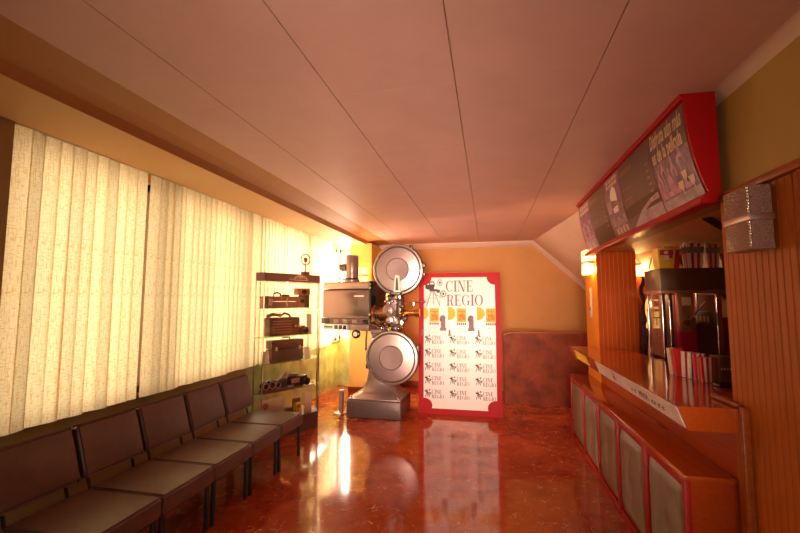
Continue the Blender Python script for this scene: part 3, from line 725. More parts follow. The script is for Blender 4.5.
def card(u, d, z, w, h, mat, label, tilt=12, grp=GD, disc=None, th=.004):
    t = item('display_card', label, 'card', u, d, z, 0, grp)
    mt_ = Matrix.Translation((0, th, 0)) @ Matrix.Rotation(R(-tilt), 4, 'X')
    MB().box(-w / 2, w / 2, -th / 2, th / 2, 0, h, 0, mat=mt_).build('sheet', mat, t, False, local=True)
    MB().add([mt_ @ Vector(p) for p in ((-w * .3, th * .5, h * .5), (w * .3, th * .5, h * .5), (w * .3, h * .25, .004), (-w * .3, h * .25, .004))], [[0, 1, 2, 3]]).build('rear_strut', mat, t, False, local=True)
    if disc:
        MB().cyl(mt_ @ Vector((disc[0], -th * .5, disc[1])), mt_ @ Vector((disc[0], -th * .5 - .004, disc[1])), disc[2]).build('disc', disc[3], t, local=True)
    return t
card(.745, .06, z, .085, .27, 'pinkcard', 'tall pale pink card at the right of the second glass shelf', 4)
# --- third shelf
z = LV[1]
t = item('suitcase', 'dark brown suitcase standing on the middle glass shelf', 'suitcase', .40, .10, z)
MB().box(-.245, .235, -.06, .08, 0, .16, .01).build('body', 'leather_dark', t, local=True)
MB().box(-.247, .237, -.062, .082, .166, .272, .01).build('lid', 'leather_dark', t, local=True)
for x in (-.18, .17): MB().box(x - .015, x + .015, -.07, -.06, .145, .19, .003).build('clasp', 'goldprint', t, local=True)
MB().tube([(-.06, 0, .27), (-.05, 0, .30), (.05, 0, .30), (.06, 0, .27)], .009).build('handle', 'leather', t, local=True)
card(.085, .05, z, .10, .15, 'pinkcard', 'pale card left of the suitcase on the middle glass shelf')
card(.715, .05, z, .09, .155, 'pinkcard', 'pale pink card right of the suitcase on the middle glass shelf')
# --- fourth shelf
z = LV[0]
t = item('film_splicer', 'dark film splicer with rollers and raised arm on the fourth glass shelf', 'splicer', .25, .06, z)
MB().box(-.22, .16, -.05, .05, 0, .03, .005).build('base', 'leather_dark', t, local=True)
for x, r in ((-.17, .055), (-.08, .06), (.0, .05)):
    o = MB().lathe([(r, -.03), (r, -.02), (r * .5, -.02), (r * .5, .02), (r, .02), (r, .03)], (x, 0, r + .02), (0, 1, 0), 28).build('roller', 'blackgloss', t, local=True)
    MB().torus((x, -.032, r + .02), (0, 1, 0), r * .7, .006).build('roller_ring', 'steel', o, local=True)
MB().box(.04, .13, -.045, .045, .03, .14, .01).build('housing', 'darksteel', t, local=True)
MB().prism([(.02, .13), (.13, .22), (.14, .14), (.09, .09)], -.015, .015, lambda u, v, w: (u, w, v)).build('arm', 'leather', t, local=True)
t = item('reflex_camera', 'black reflex camera at the right of the fourth glass shelf', 'camera', .59, .13, z)
MB().box(-.13, .15, -.05, .05, 0, .135, .012).build('body', 'blackgloss', t, local=True)
MB().box(-.10, .01, -.04, .04, .135, .17, .01).build('prism_housing', 'leather_dark', t, local=True)
MB().cyl((.09, -.05, .06), (.09, -.12, .06), .045).cyl((.09, -.12, .06), (.09, -.125, .06), .05).build('lens', 'blackgloss', t, local=True)
MB().box(-.11, .02, -.056, -.05, .05, .11, .003).build('front_plate', 'leather', t, local=True)
t = item('lens_cap', 'small flat round tin between splicer and reflex camera', 'tin', .44, .045, z)
MB().cyl((0, 0, 0), (0, 0, .03), .045).build('body', 'darksteel', t, local=True)
MB().cyl((0, 0, .03), (0, 0, .036), .047).build('lid', 'steel', t, local=True)
t = tag(MB().box(-.09, .05, -.05, .05, 0, .004).build('paper_note', 'poster_white', None, False), 'white paper lying at the right end of the fourth glass shelf', 'paper', GD)
t.location = cp_(.77, .09, z); t.rotation_euler = (0, 0, CR + .1)
# --- bottom of the case
z = .21
card(.11, .045, z, .17, .27, 'pinkcard', 'pale card with a brown film disc at the bottom of the case', 6, GD, (-.01, .19, .04, 'leather'))
card(.29, .10, z, .16, .26, 'pinkcard', 'plain pale card right of the disc card at the bottom', 6)
t = item('dark_box', 'small dark box at the bottom of the case left of the yellow box', 'box', .43, .06, z)
MB().box(-.04, .04, -.03, .03, 0, .12, .004).build('body', 'leather_dark', t, local=True)
MB().box(-.025, .02, -.033, -.03, .02, .07, .001).build('front_label', 'pinkcard', t, local=True)
t = item('yellow_film_box', 'yellow film box with dark back at the bottom of the case', 'box', .585, .08, z)
MB().box(-.045, .04, -.03, .03, 0, .15, .004).build('body', 'popyellow', t, local=True)
MB().box(-.05, .07, .035, .05, 0, .20, .003).build('back_board', 'leather_dark', t, local=True)
MB().box(-.03, .025, -.033, -.03, .09, .13, .001).build('front_label', 'leather', t, local=True)
card(.745, .05, z, .11, .26, 'pinkcard', 'pale sheet at the bottom right corner of the case', 4)

# ------------------------------------------------------------------ wall sconces
GL = 'pressed glass wall sconces'
def sconce(label, base, rz, lit, k=1.):
    """local: x out of the wall, y along it; base = wall point at lamp centre height"""
    t = thing('wall_sconce', label, 'wall lamp', base, rz, GL)
    gm = 'lampglow' if lit else 'pressed'
    a = .105 * k; w = .10 * k
    for z0, z1 in ((.012 * k, .145 * k), (-.145 * k, -.012 * k)):
        MB().box(.012 * k, a, -w, w, z0, z1, .007 * k, 2).build('glass_shade', gm, t, local=True)
    MB().box(.008 * k, a + .004 * k, -w - .004 * k, w + .004 * k, -.014 * k, .014 * k, .002).build('metal_band', 'steel', t, local=True)
    MB().box(-.0, .014 * k, -w * .6, w * .6, -.10 * k, .10 * k, .002).build('back_plate', 'darksteel', t, local=True)
    if lit:
        for hz in (.075, -.075):
            l = bpy.data.lights.new('lamp_bulb', 'POINT'); l.energy = lit; l.color = (1., .66, .30); l.shadow_soft_size = .025
            lo = bpy.data.objects.new('lamp_bulb', l); COL.objects.link(lo); lo.parent = t; lo.location = (.06 * k, 0, hz * k)
    for q in (-1, 1):
        MB().lathe([((.0058 if n_ % 4 in (1, 2) else .0035) * k, (.018 + .0034 * n_) * k) for n_ in range(36)], (a + .001, w + .001, 0 if q > 0 else -.155 * k), (0, 0, 1), 8).build('corner_trim', gm if lit else 'chrome', t, local=True)
    return t
# near one on the pilaster; face to -x
sconce('large unlit frosted glass wall lamp on the near wood panel', (1.25, 2.19, 2.075), PI, False)
# mirror the beaded corner towards the viewer: rotate so local -y is world +y, fine for the far ones too
sconce('lit glass wall lamp on the orange side of the far pillar', (1.24, 5.30, 2.16), PI, 14)
sconce('lit glass wall lamp on the far wall inside the kiosk', (1.88, 5.75, 2.16), -PI / 2, 30)
sconce('lit glass wall lamp on the yellow pier behind the projector', (-2.30, 7.45, 2.18), -PI / 2, 6)
sconce('lit glass wall lamp on the back wall, mostly hidden behind the upper reel', (-2.06, YB, 1.87), -PI / 2, 8)
t = thing('wall_plate', 'narrow cream plate below the lit lamp on the far pillar', 'plate', (1.24, 5.45, 1.68))
MB().box(1.228, 1.24, 5.41, 5.50, 1.50, 1.86, .003).build('plate', 'cream', t)
MB().box(1.224, 1.228, 5.44, 5.47, 1.58, 1.63, .001).build('button', 'ink_grey', t)

# ------------------------------------------------------------------ bar counter
BC = thing('bar_counter', 'long orange brown snack bar counter with padded grey front panels', 'counter', (1.2, 3.9, 0))
MB().box(1.035, 1.26, 2.55, 5.66, 0, .745).build('lower_body', 'counter_side', BC, False)
MB().box(1.005, 1.26, 2.54, 5.68, .745, .775, .006).build('ledge', 'counter', BC)
MB().box(1.26, 1.52, 2.42, 5.12, 0, 1.04).build('riser', 'counter_side', BC, False)
prof = [(.945, 1.16), (1.54, 1.16), (1.54, 1.04), (.99, 1.04)]
MB().prism(prof, 2.42, 5.12, lambda u, v, w: (u, w, v)).prism([(.945, 1.16), (1.235, 1.16), (1.235, 1.04), (.99, 1.04)], 5.12, 5.32, lambda u, v, w: (u, w, v)).build('countertop', 'counter', BC, False)
ydiv = [2.55, 3.15, 3.76, 4.37, 4.98, 5.66]
for k, y in enumerate(ydiv):
    MB().box(1.006, 1.036, max(2.545, y - .03), min(5.665, y + .03), 0, .7445, .003).build('post', 'redframe', BC)
MB().box(1.010, 1.034, 2.57, 5.64, .70, .744, .003).build('top_rail', 'redframe', BC)
MB().box(1.010, 1.034, 2.57, 5.64, .001, .05, .003).build('bottom_rail', 'redframe', BC)
for k in range(5):
    y0, y1 = ydiv[k] + .038, ydiv[k + 1] - .038; z0, z1 = .055, .695; n = 26; vs = []; fs = []
    for i in range(n + 1):
        for j in range(n + 1):
            a, b = i / n, j / n
            e = min(1, min(a, 1 - a) * 9) ** .5 * min(1, min(b, 1 - b) * 9) ** .5
            puff = .88 + .12 * abs(math.sin(2 * PI * a)) ** .5 * abs(math.sin(2 * PI * b)) ** .5
            dim = 1 - .55 * math.exp(-((a - .5) ** 2 + (b - .5) ** 2) / .012)
            vs.append((1.036 - .031 * e * puff * dim, y0 + (y1 - y0) * a, z0 + (z1 - z0) * b))
    for i in range(n):
        for j in range(n): fs.append([i * (n + 1) + j, (i + 1) * (n + 1) + j, (i + 1) * (n + 1) + j + 1, i * (n + 1) + j + 1])
    o = MB().add(vs, fs).build('padded_panel', 'olive', BC)
    MB().sphere((1.027, (y0 + y1) / 2, (z0 + z1) / 2), .012, (.5, 1, 1)).build('button', 'redframe', o)
# label strip on the slanted edge
def fas(y, v, d=.0):     # v 0 bottom .. 1 top of the slanted edge
    return (.99 - .045 * v - d, y, 1.04 + .12 * v - d * .3)
MB().add([fas(2.44, .08, .003), fas(4.12, .08, .003), fas(4.12, .95, .003), fas(2.44, .95, .003), fas(2.44, .08, 0), fas(4.12, .08, 0), fas(4.12, .95, 0), fas(2.44, .95, 0)],
         [[0, 1, 2, 3], [4, 7, 6, 5], [0, 4, 5, 1], [2, 6, 7, 3], [0, 3, 7, 4], [1, 5, 6, 2]]).build('edge_label_strip', 'strip', BC, False)
mk = []
for (y, s) in ((3.62, 1.2), (3.60, 1.), (3.2, .5), (3.14, .6), (3.05, .9), (3.02, 1.), (2.98, .8), (2.93, .9), (2.84, .6), (2.80, .5), (2.74, .6), (2.68, .6)):
    mk += [stroke(y, .3, y - .03 * s, .3 + .4 * s, .012), stroke(y - .03 * s, .3 + .4 * s, y - .05 * s, .35, .012), stroke(y - .01, .45, y - .05, .5 + .1 * s, .014)]
MB().flat(mk, lambda u, v: fas(u, v, .0042)).build('edge_lettering', 'ink_grey', BC, False)
MB().add([fas(4.45, .1, .003), fas(5.05, .1, .003), fas(5.05, .9, .003), fas(4.45, .9, .003)], [[0, 1, 2, 3]]).build('edge_lamp_gleam', 'gold', BC, False)  # gleam of the lit sconce on the counter edge, painted as flat yellow

# ------------------------------------------------------------------ menu board
MN = thing('menu_board', 'red curved menu board with drink pictures hanging above the snack bar', 'menu board', (1.2, 3.85, 2.25))
Y0, Y1 = 2.48, 5.20
def mcurve(t):    # t 0 top .. 1 bottom -> (x, z)
    return (1.085 + .10 * t ** 2.1, 2.815 - .545 * t)
def mcnorm(t):
    a = mcurve(max(0, t - .01)); b = mcurve(min(1, t + .01)); dx, dz = b[0] - a[0], b[1] - a[1]; l = math.hypot(dx, dz)
    return (dz / l, -dx / l)
def ms(y, t, d=.0):
    x, z = mcurve(t); nx, nz = mcnorm(t)
    return (x + nx * d, y, z + nz * d)
side = [(1.238, 2.848), (1.072, 2.848), (1.072, 2.815)] + [mcurve(k / 14) for k in range(15)] + [(1.185, 2.262), (1.238, 2.262)]
MB().prism(side, Y0, Y1, lambda u, v, w: (u, w, v)).build('housing', 'red', MN, angle=25)
MB().box(1.06, 1.09, Y0 - .005, Y1 + .005, 2.812, 2.848, .004).build('top_rail', 'red', MN)
MB().prism([(1.215, 2.225), (1.14, 2.225), (1.13, 2.236), (1.13, 2.252), (1.152, 2.258), (1.152, 2.276), (1.172, 2.285), (1.215, 2.285)], Y0 - .012, Y1 + .01, lambda u, v, w: (u, w, v)).build('bottom_rail', 'red', MN, angle=25)
MB().box(1.236, 1.28, Y0 + .12, Y1 - .12, 2.30, 2.82).build('mounting_board', 'black', MN)
yd = [2.50, 3.0, 3.67, 4.11, 4.70, 5.18]
def patch(y0, y1, t0, t1, d=.003, n=12):
    vs = []; fs = []
    for k in range(n + 1):
        t = t0 + (t1 - t0) * k / n; vs += [ms(y0, t, d), ms(y1, t, d)]
    for k in range(n): fs.append([2 * k, 2 * k + 1, 2 * k + 3, 2 * k + 2])
    return MB().add(vs, fs)
def subdiv_text(body, size, bold=.012):
    cu = bpy.data.curves.new('lettering', 'FONT'); cu.body = body; cu.size = size; cu.offset = bold * size; cu.resolution_u = 2
    o = bpy.data.objects.new('lettering', cu); COL.objects.link(o)
    dg = bpy.context.evaluated_depsgraph_get(); dg.update()
    me = bpy.data.meshes.new_from_object(o.evaluated_get(dg))
    vs = [v.co.copy() for v in me.vertices]; fs = [list(p.vertices) for p in me.polygons]
    bpy.data.objects.remove(o); bpy.data.curves.remove(cu); bpy.data.meshes.remove(me)
    return vs, fs
def text_on(name, body, mat, parent, f, size, width=None, height=None, bold=.02):
    vs, fs = subdiv_text(body, size, bold)
    x0 = min(v.x for v in vs); x1 = max(v.x for v in vs); y0 = 0; y1 = max(v.y for v in vs)
    sx = width / (x1 - x0) if width else 1; sy = height / (y1 - y0) if height else sx
    return MB().add([f((v.x - x0) * sx, v.y * sy) for v in vs], fs).build(name, mat, parent, False)
def decals(parent, name, mat, polys, d, grouped=False):
    """polys in (y, t)"""
    for g in ([polys] if grouped else [[q] for q in polys]):
        MB().flat(g, lambda u, v: ms(u, v, d)).build(name, mat, parent, False)
LH_ = .56
def strip_col(y0, y1, t0, t1, d, n=8):
    return patch(y0, y1, t0, t1, d, n)
# drinks panel (near)
pn = patch(yd[0], yd[1] - .008, .02, .97).build('picture_panel', 'menu_dark', MN)
strip_col(yd[0] + .002, yd[1] - .012, .42, .965, .004).build('picture', 'menu_purple', pn)
text_on('lettering', 'Disfruta aún más', 'menu_cream', pn, lambda u, v: ms(yd[1] - .02 - u, .21 - v / LH_, .0045), .1, .45, .10, .03)
text_on('lettering', 'es de la película', 'menu_cream', pn, lambda u, v: ms(yd[1] - .03 - u, .40 - v / LH_, .0045), .1, .42, .095, .03)
mkp = []; mkw = []
for y, w, tt in ((2.93, .035, .50), (2.86, .03, .42), (2.80, .035, .55), (2.73, .03, .46), (2.62, .045, .40)):
    mkp += [[(y - w, .84), (y + w, .84), (y + w, tt + .12), (y + w * .35, tt + .06), (y + w * .3, tt), (y - w * .3, tt), (y - w * .35, tt + .06), (y - w, tt + .12)]]
    mkw += [rect(y + w * .3, tt + .13, y + w * .7, .80), rect(y - w * .3, tt - .02, y + w * .3, tt + .0)]
decals(pn, 'bottle_picture', 'menu_pink', mkp, .0055)
decals(pn, 'bottle_highlight', 'menu_grey', mkw, .0065)
g = []
for y, t_ in ((2.62, .66), (2.56, .74), (2.69, .74)):
    decals(pn, 'glass_picture', 'menu_cream', [[(y - .032, t_), (y + .032, t_), (y + .024, t_ + .07), (y + .005, t_ + .095), (y + .005, t_ + .13), (y + .024, t_ + .14), (y - .024, t_ + .14), (y - .005, t_ + .13), (y - .005, t_ + .095), (y - .024, t_ + .07)]], .0075)
strip_col(yd[0] + .002, yd[1] - .012, .86, .965, .006).build('picture_foreground', 'menu_grey', pn)
# price panels
for a, b in ((1, 2), (3, 4)):
    pn = patch(yd[a], yd[b] - .008, .02, .97).build('price_panel', 'menu_dark', MN)
    strip_col(yd[a], yd[b] - .01, .66, .82, .004).build('dark_band', 'menu_band', pn)
    y0, y1 = yd[a], yd[b]
    if a == 1: 
        MB().flat([[(y0 + .01, .97), (y0 + .01, .70), (y0 + .15, .72), (y0 + .36, .80), (y0 + .50, .90), (y0 + .60, .97)]], lambda u, v: ms(u, v, .0055)).build('picture', 'menu_grey', pn, False)
    else: strip_col(y0, y1 - .01, .66, .965, .0045).build('dark_field', 'menu_band', pn)
    dm = []
    for j in range(6): dm += [rect(y0 + .05, .30 + .085 * j, y0 + .10, .325 + .085 * j)]
    for j in range(5): dm += [rect(y1 - .08 - .055 * j, .12, y1 - .045 - .055 * j, .20)]
    for j in range(4): dm += [rect(y1 - .10 - .045 * j, .40, y1 - .07 - .045 * j, .42), rect(y1 - .10 - .045 * j, .55, y1 - .075 - .045 * j, .57)]
    decals(pn, 'price_mark', 'bronze', dm, .0065)
# white cup panel
pn = patch(yd[2], yd[3] - .008, .02, .97).build('picture_panel', 'menu_purple', MN)
y0, y1 = yd[2], yd[3]
decals(pn, 'cup_picture', 'poster_white', [[(y0 + .14, .62), (y0 + .26, .62), (y0 + .29, .34), (y0 + .25, .24), (y0 + .19, .20), (y0 + .13, .26), (y0 + .11, .36)]], .0045)
decals(pn, 'cup_stripe', 'menu_dark', [rect(y0 + .15, .44, y0 + .25, .46), rect(y0 + .15, .50, y0 + .25, .52)], .006)
decals(pn, 'small_picture', 'menu_grey', [rect(y0 + .03 + .07 * j, .70 + .05 * (j % 2), y0 + .08 + .07 * j, .82 + .05 * (j % 2)) for j in range(5)] + [rect(y0 + .30, .4, y0 + .40, .6)], .005)
decals(pn, 'small_warm_picture', 'menu_cream', [rect(y0 + .05 + .08 * j, .86, y0 + .10 + .08 * j, .95) for j in range(4)], .006)
decals(pn, 'heading_mark', 'menu_cream', [rect(y0 + .06 + .08 * j, .06 + .08 * i, y0 + .125 + .08 * j, .115 + .08 * i) for j in range(4) for i in range(2)], .0055)
# far purple panel
pn = patch(yd[4], yd[5], .02, .97).build('picture_panel', 'menu_purple', MN)
y0 = yd[4]
decals(pn, 'heading_mark', 'menu_cream', [rect(y0 + .04 + .10 * j, .07 + .10 * i, y0 + .12 + .10 * j, .14 + .10 * i) for j in range(4) for i in range(2)], .005)
decals(pn, 'bottle_picture', 'menu_pink', [rect(y0 + .06 + .1 * j, .42 + .07 * (j % 2), y0 + .12 + .1 * j, .80) for j in range(4)], .0055)
strip_col(y0 + .01, yd[5] - .01, .80, .965, .0045).build('picture_foreground', 'menu_grey', pn)

# ------------------------------------------------------------------ kiosk: machine, tubs, boxes
bt = thing('back_table', 'dark work table behind the snack bar under the popcorn machine', 'table', (2.0, 4.5, 0))
MB().box(1.57, 2.5, 4.2, 5.0, .86, .90, .004).build('tabletop', 'machine', bt)
for x in (1.62, 2.44):
    for y in (4.26, 4.94): MB().box(x - .02, x + .02, y - .02, y + .02, 0, .86).build('leg', 'machine', bt)
PM = thing('popcorn_machine', 'glass popcorn machine with brown canopy behind the snack bar', 'popcorn machine', (1.92, 4.46, .90))
X0, X1, Ya, Yb_ = 1.59, 2.25, 4.28, 4.66
MB().box(X0, X1, Ya, Yb_, .90, 1.12, .006).build('base', 'machine', PM)
MB().box(X0 - .01, X1 + .01, Ya - .01, Yb_ + .01, 1.775, 2.005, .006).build('canopy', 'machine', PM)
MB().box(X0 - .014, X1 + .014, Ya - .014, Yb_ + .014, 1.77, 1.80, .004).build('canopy_trim', 'bronze', PM)
for x, y in ((X0 + .015, Ya + .015), (X0 + .075, Ya + .015), (X1 - .2, Ya + .015), (X1 - .015, Ya + .015), (X0 + .015, Yb_ - .015), (X1 - .015, Yb_ - .015)):
    MB().box(x - .014, x + .014, y - .012, y + .012, 1.12, 1.775, .003).build('frame_post', 'chrome', PM)
MB().box(X0 + .03, X1 - .03, Ya + .006, Ya + .010, 1.12, 1.775).build('glass_pane', 'glass', PM, False)
MB().box(X0 + .006, X0 + .010, Ya + .03, Yb_ - .03, 1.12, 1.775).build('glass_pane', 'glass', PM, False)
MB().box(X0 + .24, X0 + .42, Yb_ - .05, Yb_ - .035, 1.13, 1.76).build('back_curtain', 'magenta', PM, False)
MB().box(X0 + .10, X1 - .02, Yb_ - .03, Yb_ - .02, 1.13, 1.76).build('back_panel', 'leather_dark', PM, False)
kp = MB().box(X0 + .12, X0 + .255, Ya - .03, Ya + .004, 1.42, 1.77, .005).build('control_box', 'bronze', PM)
MB().box(X0 + .15, X0 + .225, Ya - .034, Ya - .03, 1.66, 1.735).build('sticker', 'cream', kp, False)
MB().cyl((X0 + .175, Ya - .03, 1.50), (X0 + .175, Ya - .05, 1.50), .028).build('knob', 'chrome', kp)
MB().tube([(X0 + .19, Ya - .05, 1.52), (X0 + .33, Ya - .06, 1.69)], .008).build('crank', 'chrome', kp)
MB().lathe([(.09, 0), (.11, .02), (.11, .11), (.10, .13)], (X0 + .36, Ya + .17, 1.47)).cyl((X0 + .36, Ya + .17, 1.6), (X0 + .36, Ya + .17, 1.77), .012).build('kettle', 'darksteel', PM)
for j in range(5): MB().box(X0 + .27 + .03 * j, X0 + .285 + .03 * j, Ya + .055, Ya + .06, 1.51, 1.56).build('kettle_mark', 'bronze', PM)

def tub(name, label, cx, cy, z, wt, wb, h, stripes, grp, rz=0., cols=('popred', 'popwhite'), fill=True, bandm=None):
    t = thing(name, label, 'popcorn tub' if name == 'popcorn_tub' else 'popcorn box', (cx, cy, z), rz, grp)
    mb = MB(); n = stripes
    for s in range(4):
        a = PI / 2 * s; ca, sa = math.cos(a), math.sin(a)
        rot = lambda x, y: (x * ca - y * sa, x * sa + y * ca)
        for k in range(n):
            u0, u1 = k / n - .5, (k + 1) / n - .5
            q = [(*rot(u0 * wb, -wb / 2), 0), (*rot(u1 * wb, -wb / 2), 0), (*rot(u1 * wt, -wt / 2), h), (*rot(u0 * wt, -wt / 2), h)]
            mb.add(q, [[0, 1, 2, 3]], k % 2)
    mb.add([(-wb / 2, -wb / 2, 0), (wb / 2, -wb / 2, 0), (wb / 2, wb / 2, 0), (-wb / 2, wb / 2, 0)], [[0, 1, 2, 3]])
    mb.build('carton', list(cols), t, False, local=True)
    if bandm:
        k0, k1 = .62, .86; w0 = wb + (wt - wb) * k0 + .004; w1 = wb + (wt - wb) * k1 + .004
        r0 = [(-w0 / 2, -w0 / 2, h * k0), (w0 / 2, -w0 / 2, h * k0), (w0 / 2, w0 / 2, h * k0), (-w0 / 2, w0 / 2, h * k0)]
        r1 = [(-w1 / 2, -w1 / 2, h * k1), (w1 / 2, -w1 / 2, h * k1), (w1 / 2, w1 / 2, h * k1), (-w1 / 2, w1 / 2, h * k1)]
        MB().loft([r0, r1]).build('printed_band', bandm, t, False, local=True)
    if fill:
        mb = MB(); rnd = random.Random(int(cx * 1000))
        for k in range(26):
            mb.sphere((rnd.uniform(-.38, .38) * wt, rnd.uniform(-.38, .38) * wt, h + rnd.uniform(-.012, .012)), rnd.uniform(.014, .02), n=8)
        mb.build('popcorn', 'cream', t, local=True)
    return t
GT = 'popcorn tubs on the machine'
zt = 2.006
t = tub('popcorn_tub', 'yellow popcorn tub with red print on top of the machine', 1.675, 4.42, zt, .16, .12, .2, 1, GT, 0, ('popyellow', 'popyellow'))
MB().flat([rect(-.06, .13, .055, .18), rect(.01, .10, .05, .135)], lambda u, v: (u, -.06 - v * .10 - .003, v)).build('red_print', 'popred', t, False, local=True)
MB().flat([ell(-.005, .155, .02, .017, 0, 360, 14)[:-1], rect(-.02, .085, .02, .125)], lambda u, v: (u, -.06 - v * .10 - .005, v)).build('white_print', 'popwhite', t, False, local=True)
tub('popcorn_tub', 'large red and white striped tub in the middle on the machine', 1.915, 4.40, zt, .145, .11, .235, 5, GT, 0, ('popwhite', 'popred'), True, 'popgrey')
tub('popcorn_tub', 'red and white striped tub right of the large tub, by the wood panel', 2.065, 4.40, zt, .12, .09, .225, 5, GT, 0, ('popwhite', 'popred'), True, 'popgrey')
tub('popcorn_tub', 'plain red tub behind, between yellow and large striped tubs', 1.80, 4.56, zt, .11, .09, .20, 1, GT, 0, ('popred', 'popred'), True)
tub('popcorn_tub', 'striped tub half hidden by the near wood panel', 2.19, 4.40, zt, .12, .09, .12, 5, GT, 0, ('popred', 'popwhite'), False)
# folded boxes standing in a row on the countertop
GB = 'folded popcorn boxes on the countertop'
def fold(label, x, y, rz, w, h, d, cols, lean):
    t = thing('popcorn_box', label, 'popcorn box', (x, y, 1.162), rz, GB)
    mb = MB(); n = 5; rm = Matrix.Translation((0, 0, .0)) @ Matrix.Rotation(R(lean), 4, 'Y')
    for k in range(n):
        u0, u1 = k / n - .5, (k + 1) / n - .5
        for s in (-1, 1):
            q = [(u0 * w * .8, s * d / 2, 0), (u1 * w * .8, s * d / 2, 0), (u1 * w, s * d / 2, h), (u0 * w, s * d / 2, h)]
            mb.add([rm @ Vector(v) for v in q], [[0, 1, 2, 3]], k % 2)
    for s in (-1, 1):
        q = [(s * w * .4, -d / 2, 0), (s * w * .4, d / 2, 0), (s * w / 2, d / 2, h), (s * w / 2, -d / 2, h)]
        mb.add([rm @ Vector(v) for v in q], [[0, 1, 2, 3]], 0)
    mb.add([rm @ Vector(v) for v in ((-w * .4, -d / 2, .001), (w * .4, -d / 2, .001), (w * .4, d / 2, .001), (-w * .4, d / 2, .001))], [[0, 1, 2, 3]], 0)
    mb.build('carton', cols, t, False, local=True)
    return t
fold('cream edged popcorn box at the far end of the row on the counter', 1.335, 3.45, .1, .055, .19, .03, ['cream', 'popwhite'], -3)
fold('plain bright red popcorn box second from the far end', 1.35, 3.385, .1, .075, .195, .03, ['popred', 'popred'], -4)
fold('white popcorn box between the red box and the blue one', 1.37, 3.325, .1, .07, .18, .025, ['popwhite', 'popred'], 2)
fold('blue and white striped popcorn box in the row on the counter', 1.385, 3.27, .1, .07, .18, .025, ['popwhite', 'popblue'], 3)
fold('tall red striped popcorn box behind the nearest one', 1.40, 3.21, .1, .08, .18, .025, ['popred', 'popwhite'], 1)
fold('nearest red and white striped popcorn box on the counter', 1.415, 3.15, .1, .085, .165, .03, ['popred', 'popwhite'], 0)
t = thing('dark_carton', 'dark brown carton with small pale marks by the near wood panel', 'box', (1.51, 3.18, 1.162), 0)
MB().box(1.475, 1.56, 3.12, 3.24, 1.162, 1.335, .004).build('carton', 'machine', t)
MB().flat([rect(1.485 + .017 * k, 1.25, 1.495 + .017 * k, 1.262) for k in range(4)], lambda u, v: (u, 3.118, v)).build('lettering', 'menu_cream', t, False)
t = tag(MB().box(-.06, .07, -.05, .05, 0, .018, .006).build('black_tray', 'blackgloss', None), 'flat black tray on the countertop before the dark carton', 'tray')
t.location = (1.455, 3.01, 1.162)
# cables and sign at the back
t = tag(MB().tube([(1.71, 4.70, 2.215), (1.695, 4.72, 2.20), (1.67, 4.72, 2.13), (1.652, 4.72, 2.05), (1.66, 4.72, 1.83), (1.665, 4.72, 1.60), (1.652, 4.72, 1.42), (1.62, 4.72, 1.31), (1.6, 4.72, .91)], .008).build('power_cable', 'cable_yellow', None), 'yellow cable hanging down beside the popcorn machine', 'cable')
t = tag(MB().tube([(1.70 + .018 * math.sin(k * 1.3), 5.08 + .01 * math.cos(k), 1.98 - .045 * k) for k in range(20)], .013).tube([(1.69 + .02 * math.cos(k * 1.1), 5.10, 1.95 - .05 * k) for k in range(18)], .01).build('cable_bundle', 'black', None), 'black cables hanging beside the wooden far pillar', 'cable')
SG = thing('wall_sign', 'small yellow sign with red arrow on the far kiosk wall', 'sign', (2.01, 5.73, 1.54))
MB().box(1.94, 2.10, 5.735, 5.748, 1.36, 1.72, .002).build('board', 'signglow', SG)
MB().flat([[(1.945, 1.585), (1.98, 1.62), (1.98, 1.60), (2.09, 1.60), (2.09, 1.57), (1.98, 1.57), (1.98, 1.55)], rect(2.03, 1.63, 2.09, 1.70)], lambda u, v: (u, 5.733, v)).build('arrow', 'popred', SG, False)
text_on('lettering', 'TR', 'ink', SG, lambda u, v: (2.09 - u, 5.732, 1.40 + v), .1, .13, .10, .02)
t = tag(MB().box(-.30, .30, -.028, .028, 0, .012).build('ceiling_dark_bar', 'black', None, False), 'long dark bar under the kiosk ceiling above the tubs', 'vent')  # slim black bar set diagonally under the kiosk ceiling
t.location = (1.66, 3.42, 2.262); t.rotation_euler = (0, 0, R(55))

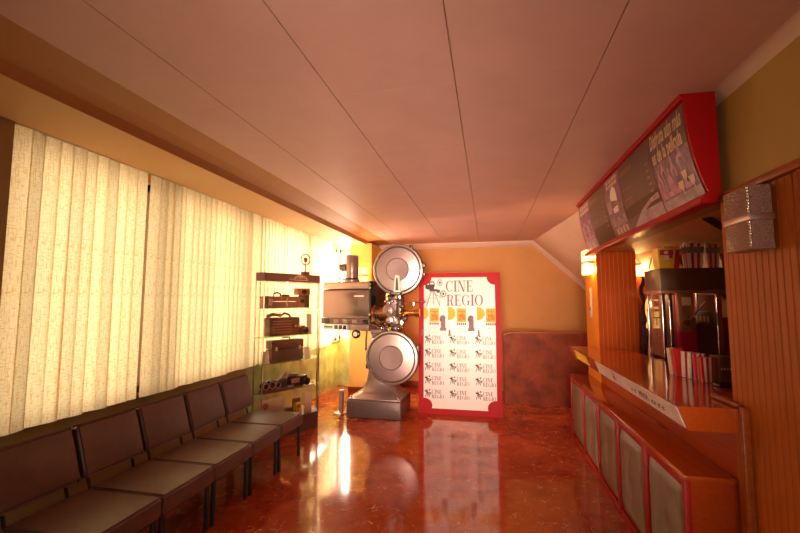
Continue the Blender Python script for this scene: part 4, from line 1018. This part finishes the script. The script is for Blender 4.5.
# ------------------------------------------------------------------ light
W = bpy.data.worlds.new('sky'); S.world = W; W.use_nodes = True
bg = W.node_tree.nodes['Background']; bg.inputs[0].default_value = (1., .90, .68, 1); bg.inputs[1].default_value = 1.2
def area(name, loc, rot, sx, sy, power, col):
    l = bpy.data.lights.new(name, 'AREA'); l.shape = 'RECTANGLE'; l.size = sx; l.size_y = sy; l.energy = power; l.color = col
    o = bpy.data.objects.new(name, l); COL.objects.link(o); o.location = loc; o.rotation_euler = rot; return o
WARM = (1., .70, .59)
area('window_daylight', (-3.7, 3.3, 1.95), (0, R(-90), 0), 2.4, 3.6, 62, WARM)
area('far_window_daylight', (-3.7, 6.3, 1.95), (0, R(-90), 0), 2.4, 2.4, 165, WARM)
area('bare_window_daylight', (-3.35, 7.7, 1.9), (0, R(-90), 0), 1.8, .8, 220, WARM)
l = bpy.data.lights.new('machine_fill', 'POINT'); l.energy = 3.5; l.color = (1., .62, .40); l.shadow_soft_size = .03
lo = bpy.data.objects.new('machine_fill', l); COL.objects.link(lo); lo.location = (1.84, 4.36, 1.745)  # fill light added inside the machine to lift its dark interior
area('recess_daylight', (-2.79, 8.5, 1.9), (R(-90), 0, 0), .5, 1.8, 160, WARM)
e = area('added_frontal_light', (-.2, YN - .3, 1.5), (R(92), 0, R(4)), 1.1, 1.5, 62, WARM); e.data.spread = R(44)  # narrow light added behind the viewpoint to brighten poster and projector

# ------------------------------------------------------------------ camera
F = 411.
p_ = math.atan(34.5 / F); a_ = math.atan(88 * math.cos(p_) / F)
cd = bpy.data.cameras.new('camera'); cd.sensor_width = 36; cd.lens = 36 * F / 800; cd.clip_start = .05
cam = bpy.data.objects.new('camera', cd); COL.objects.link(cam)
cam.location = (0, 0, 1.7); cam.rotation_euler = (PI / 2 + p_, 0, a_)
S.camera = cam
S.view_settings.view_transform = 'Standard'; S.view_settings.look = 'None'; S.view_settings.gamma = 1
S.view_settings.use_curve_mapping = False; S.view_settings.exposure = .2
S.cycles.max_bounces = 10; S.cycles.diffuse_bounces = 6; S.cycles.transparent_max_bounces = 16
S.cycles.use_denoising = True
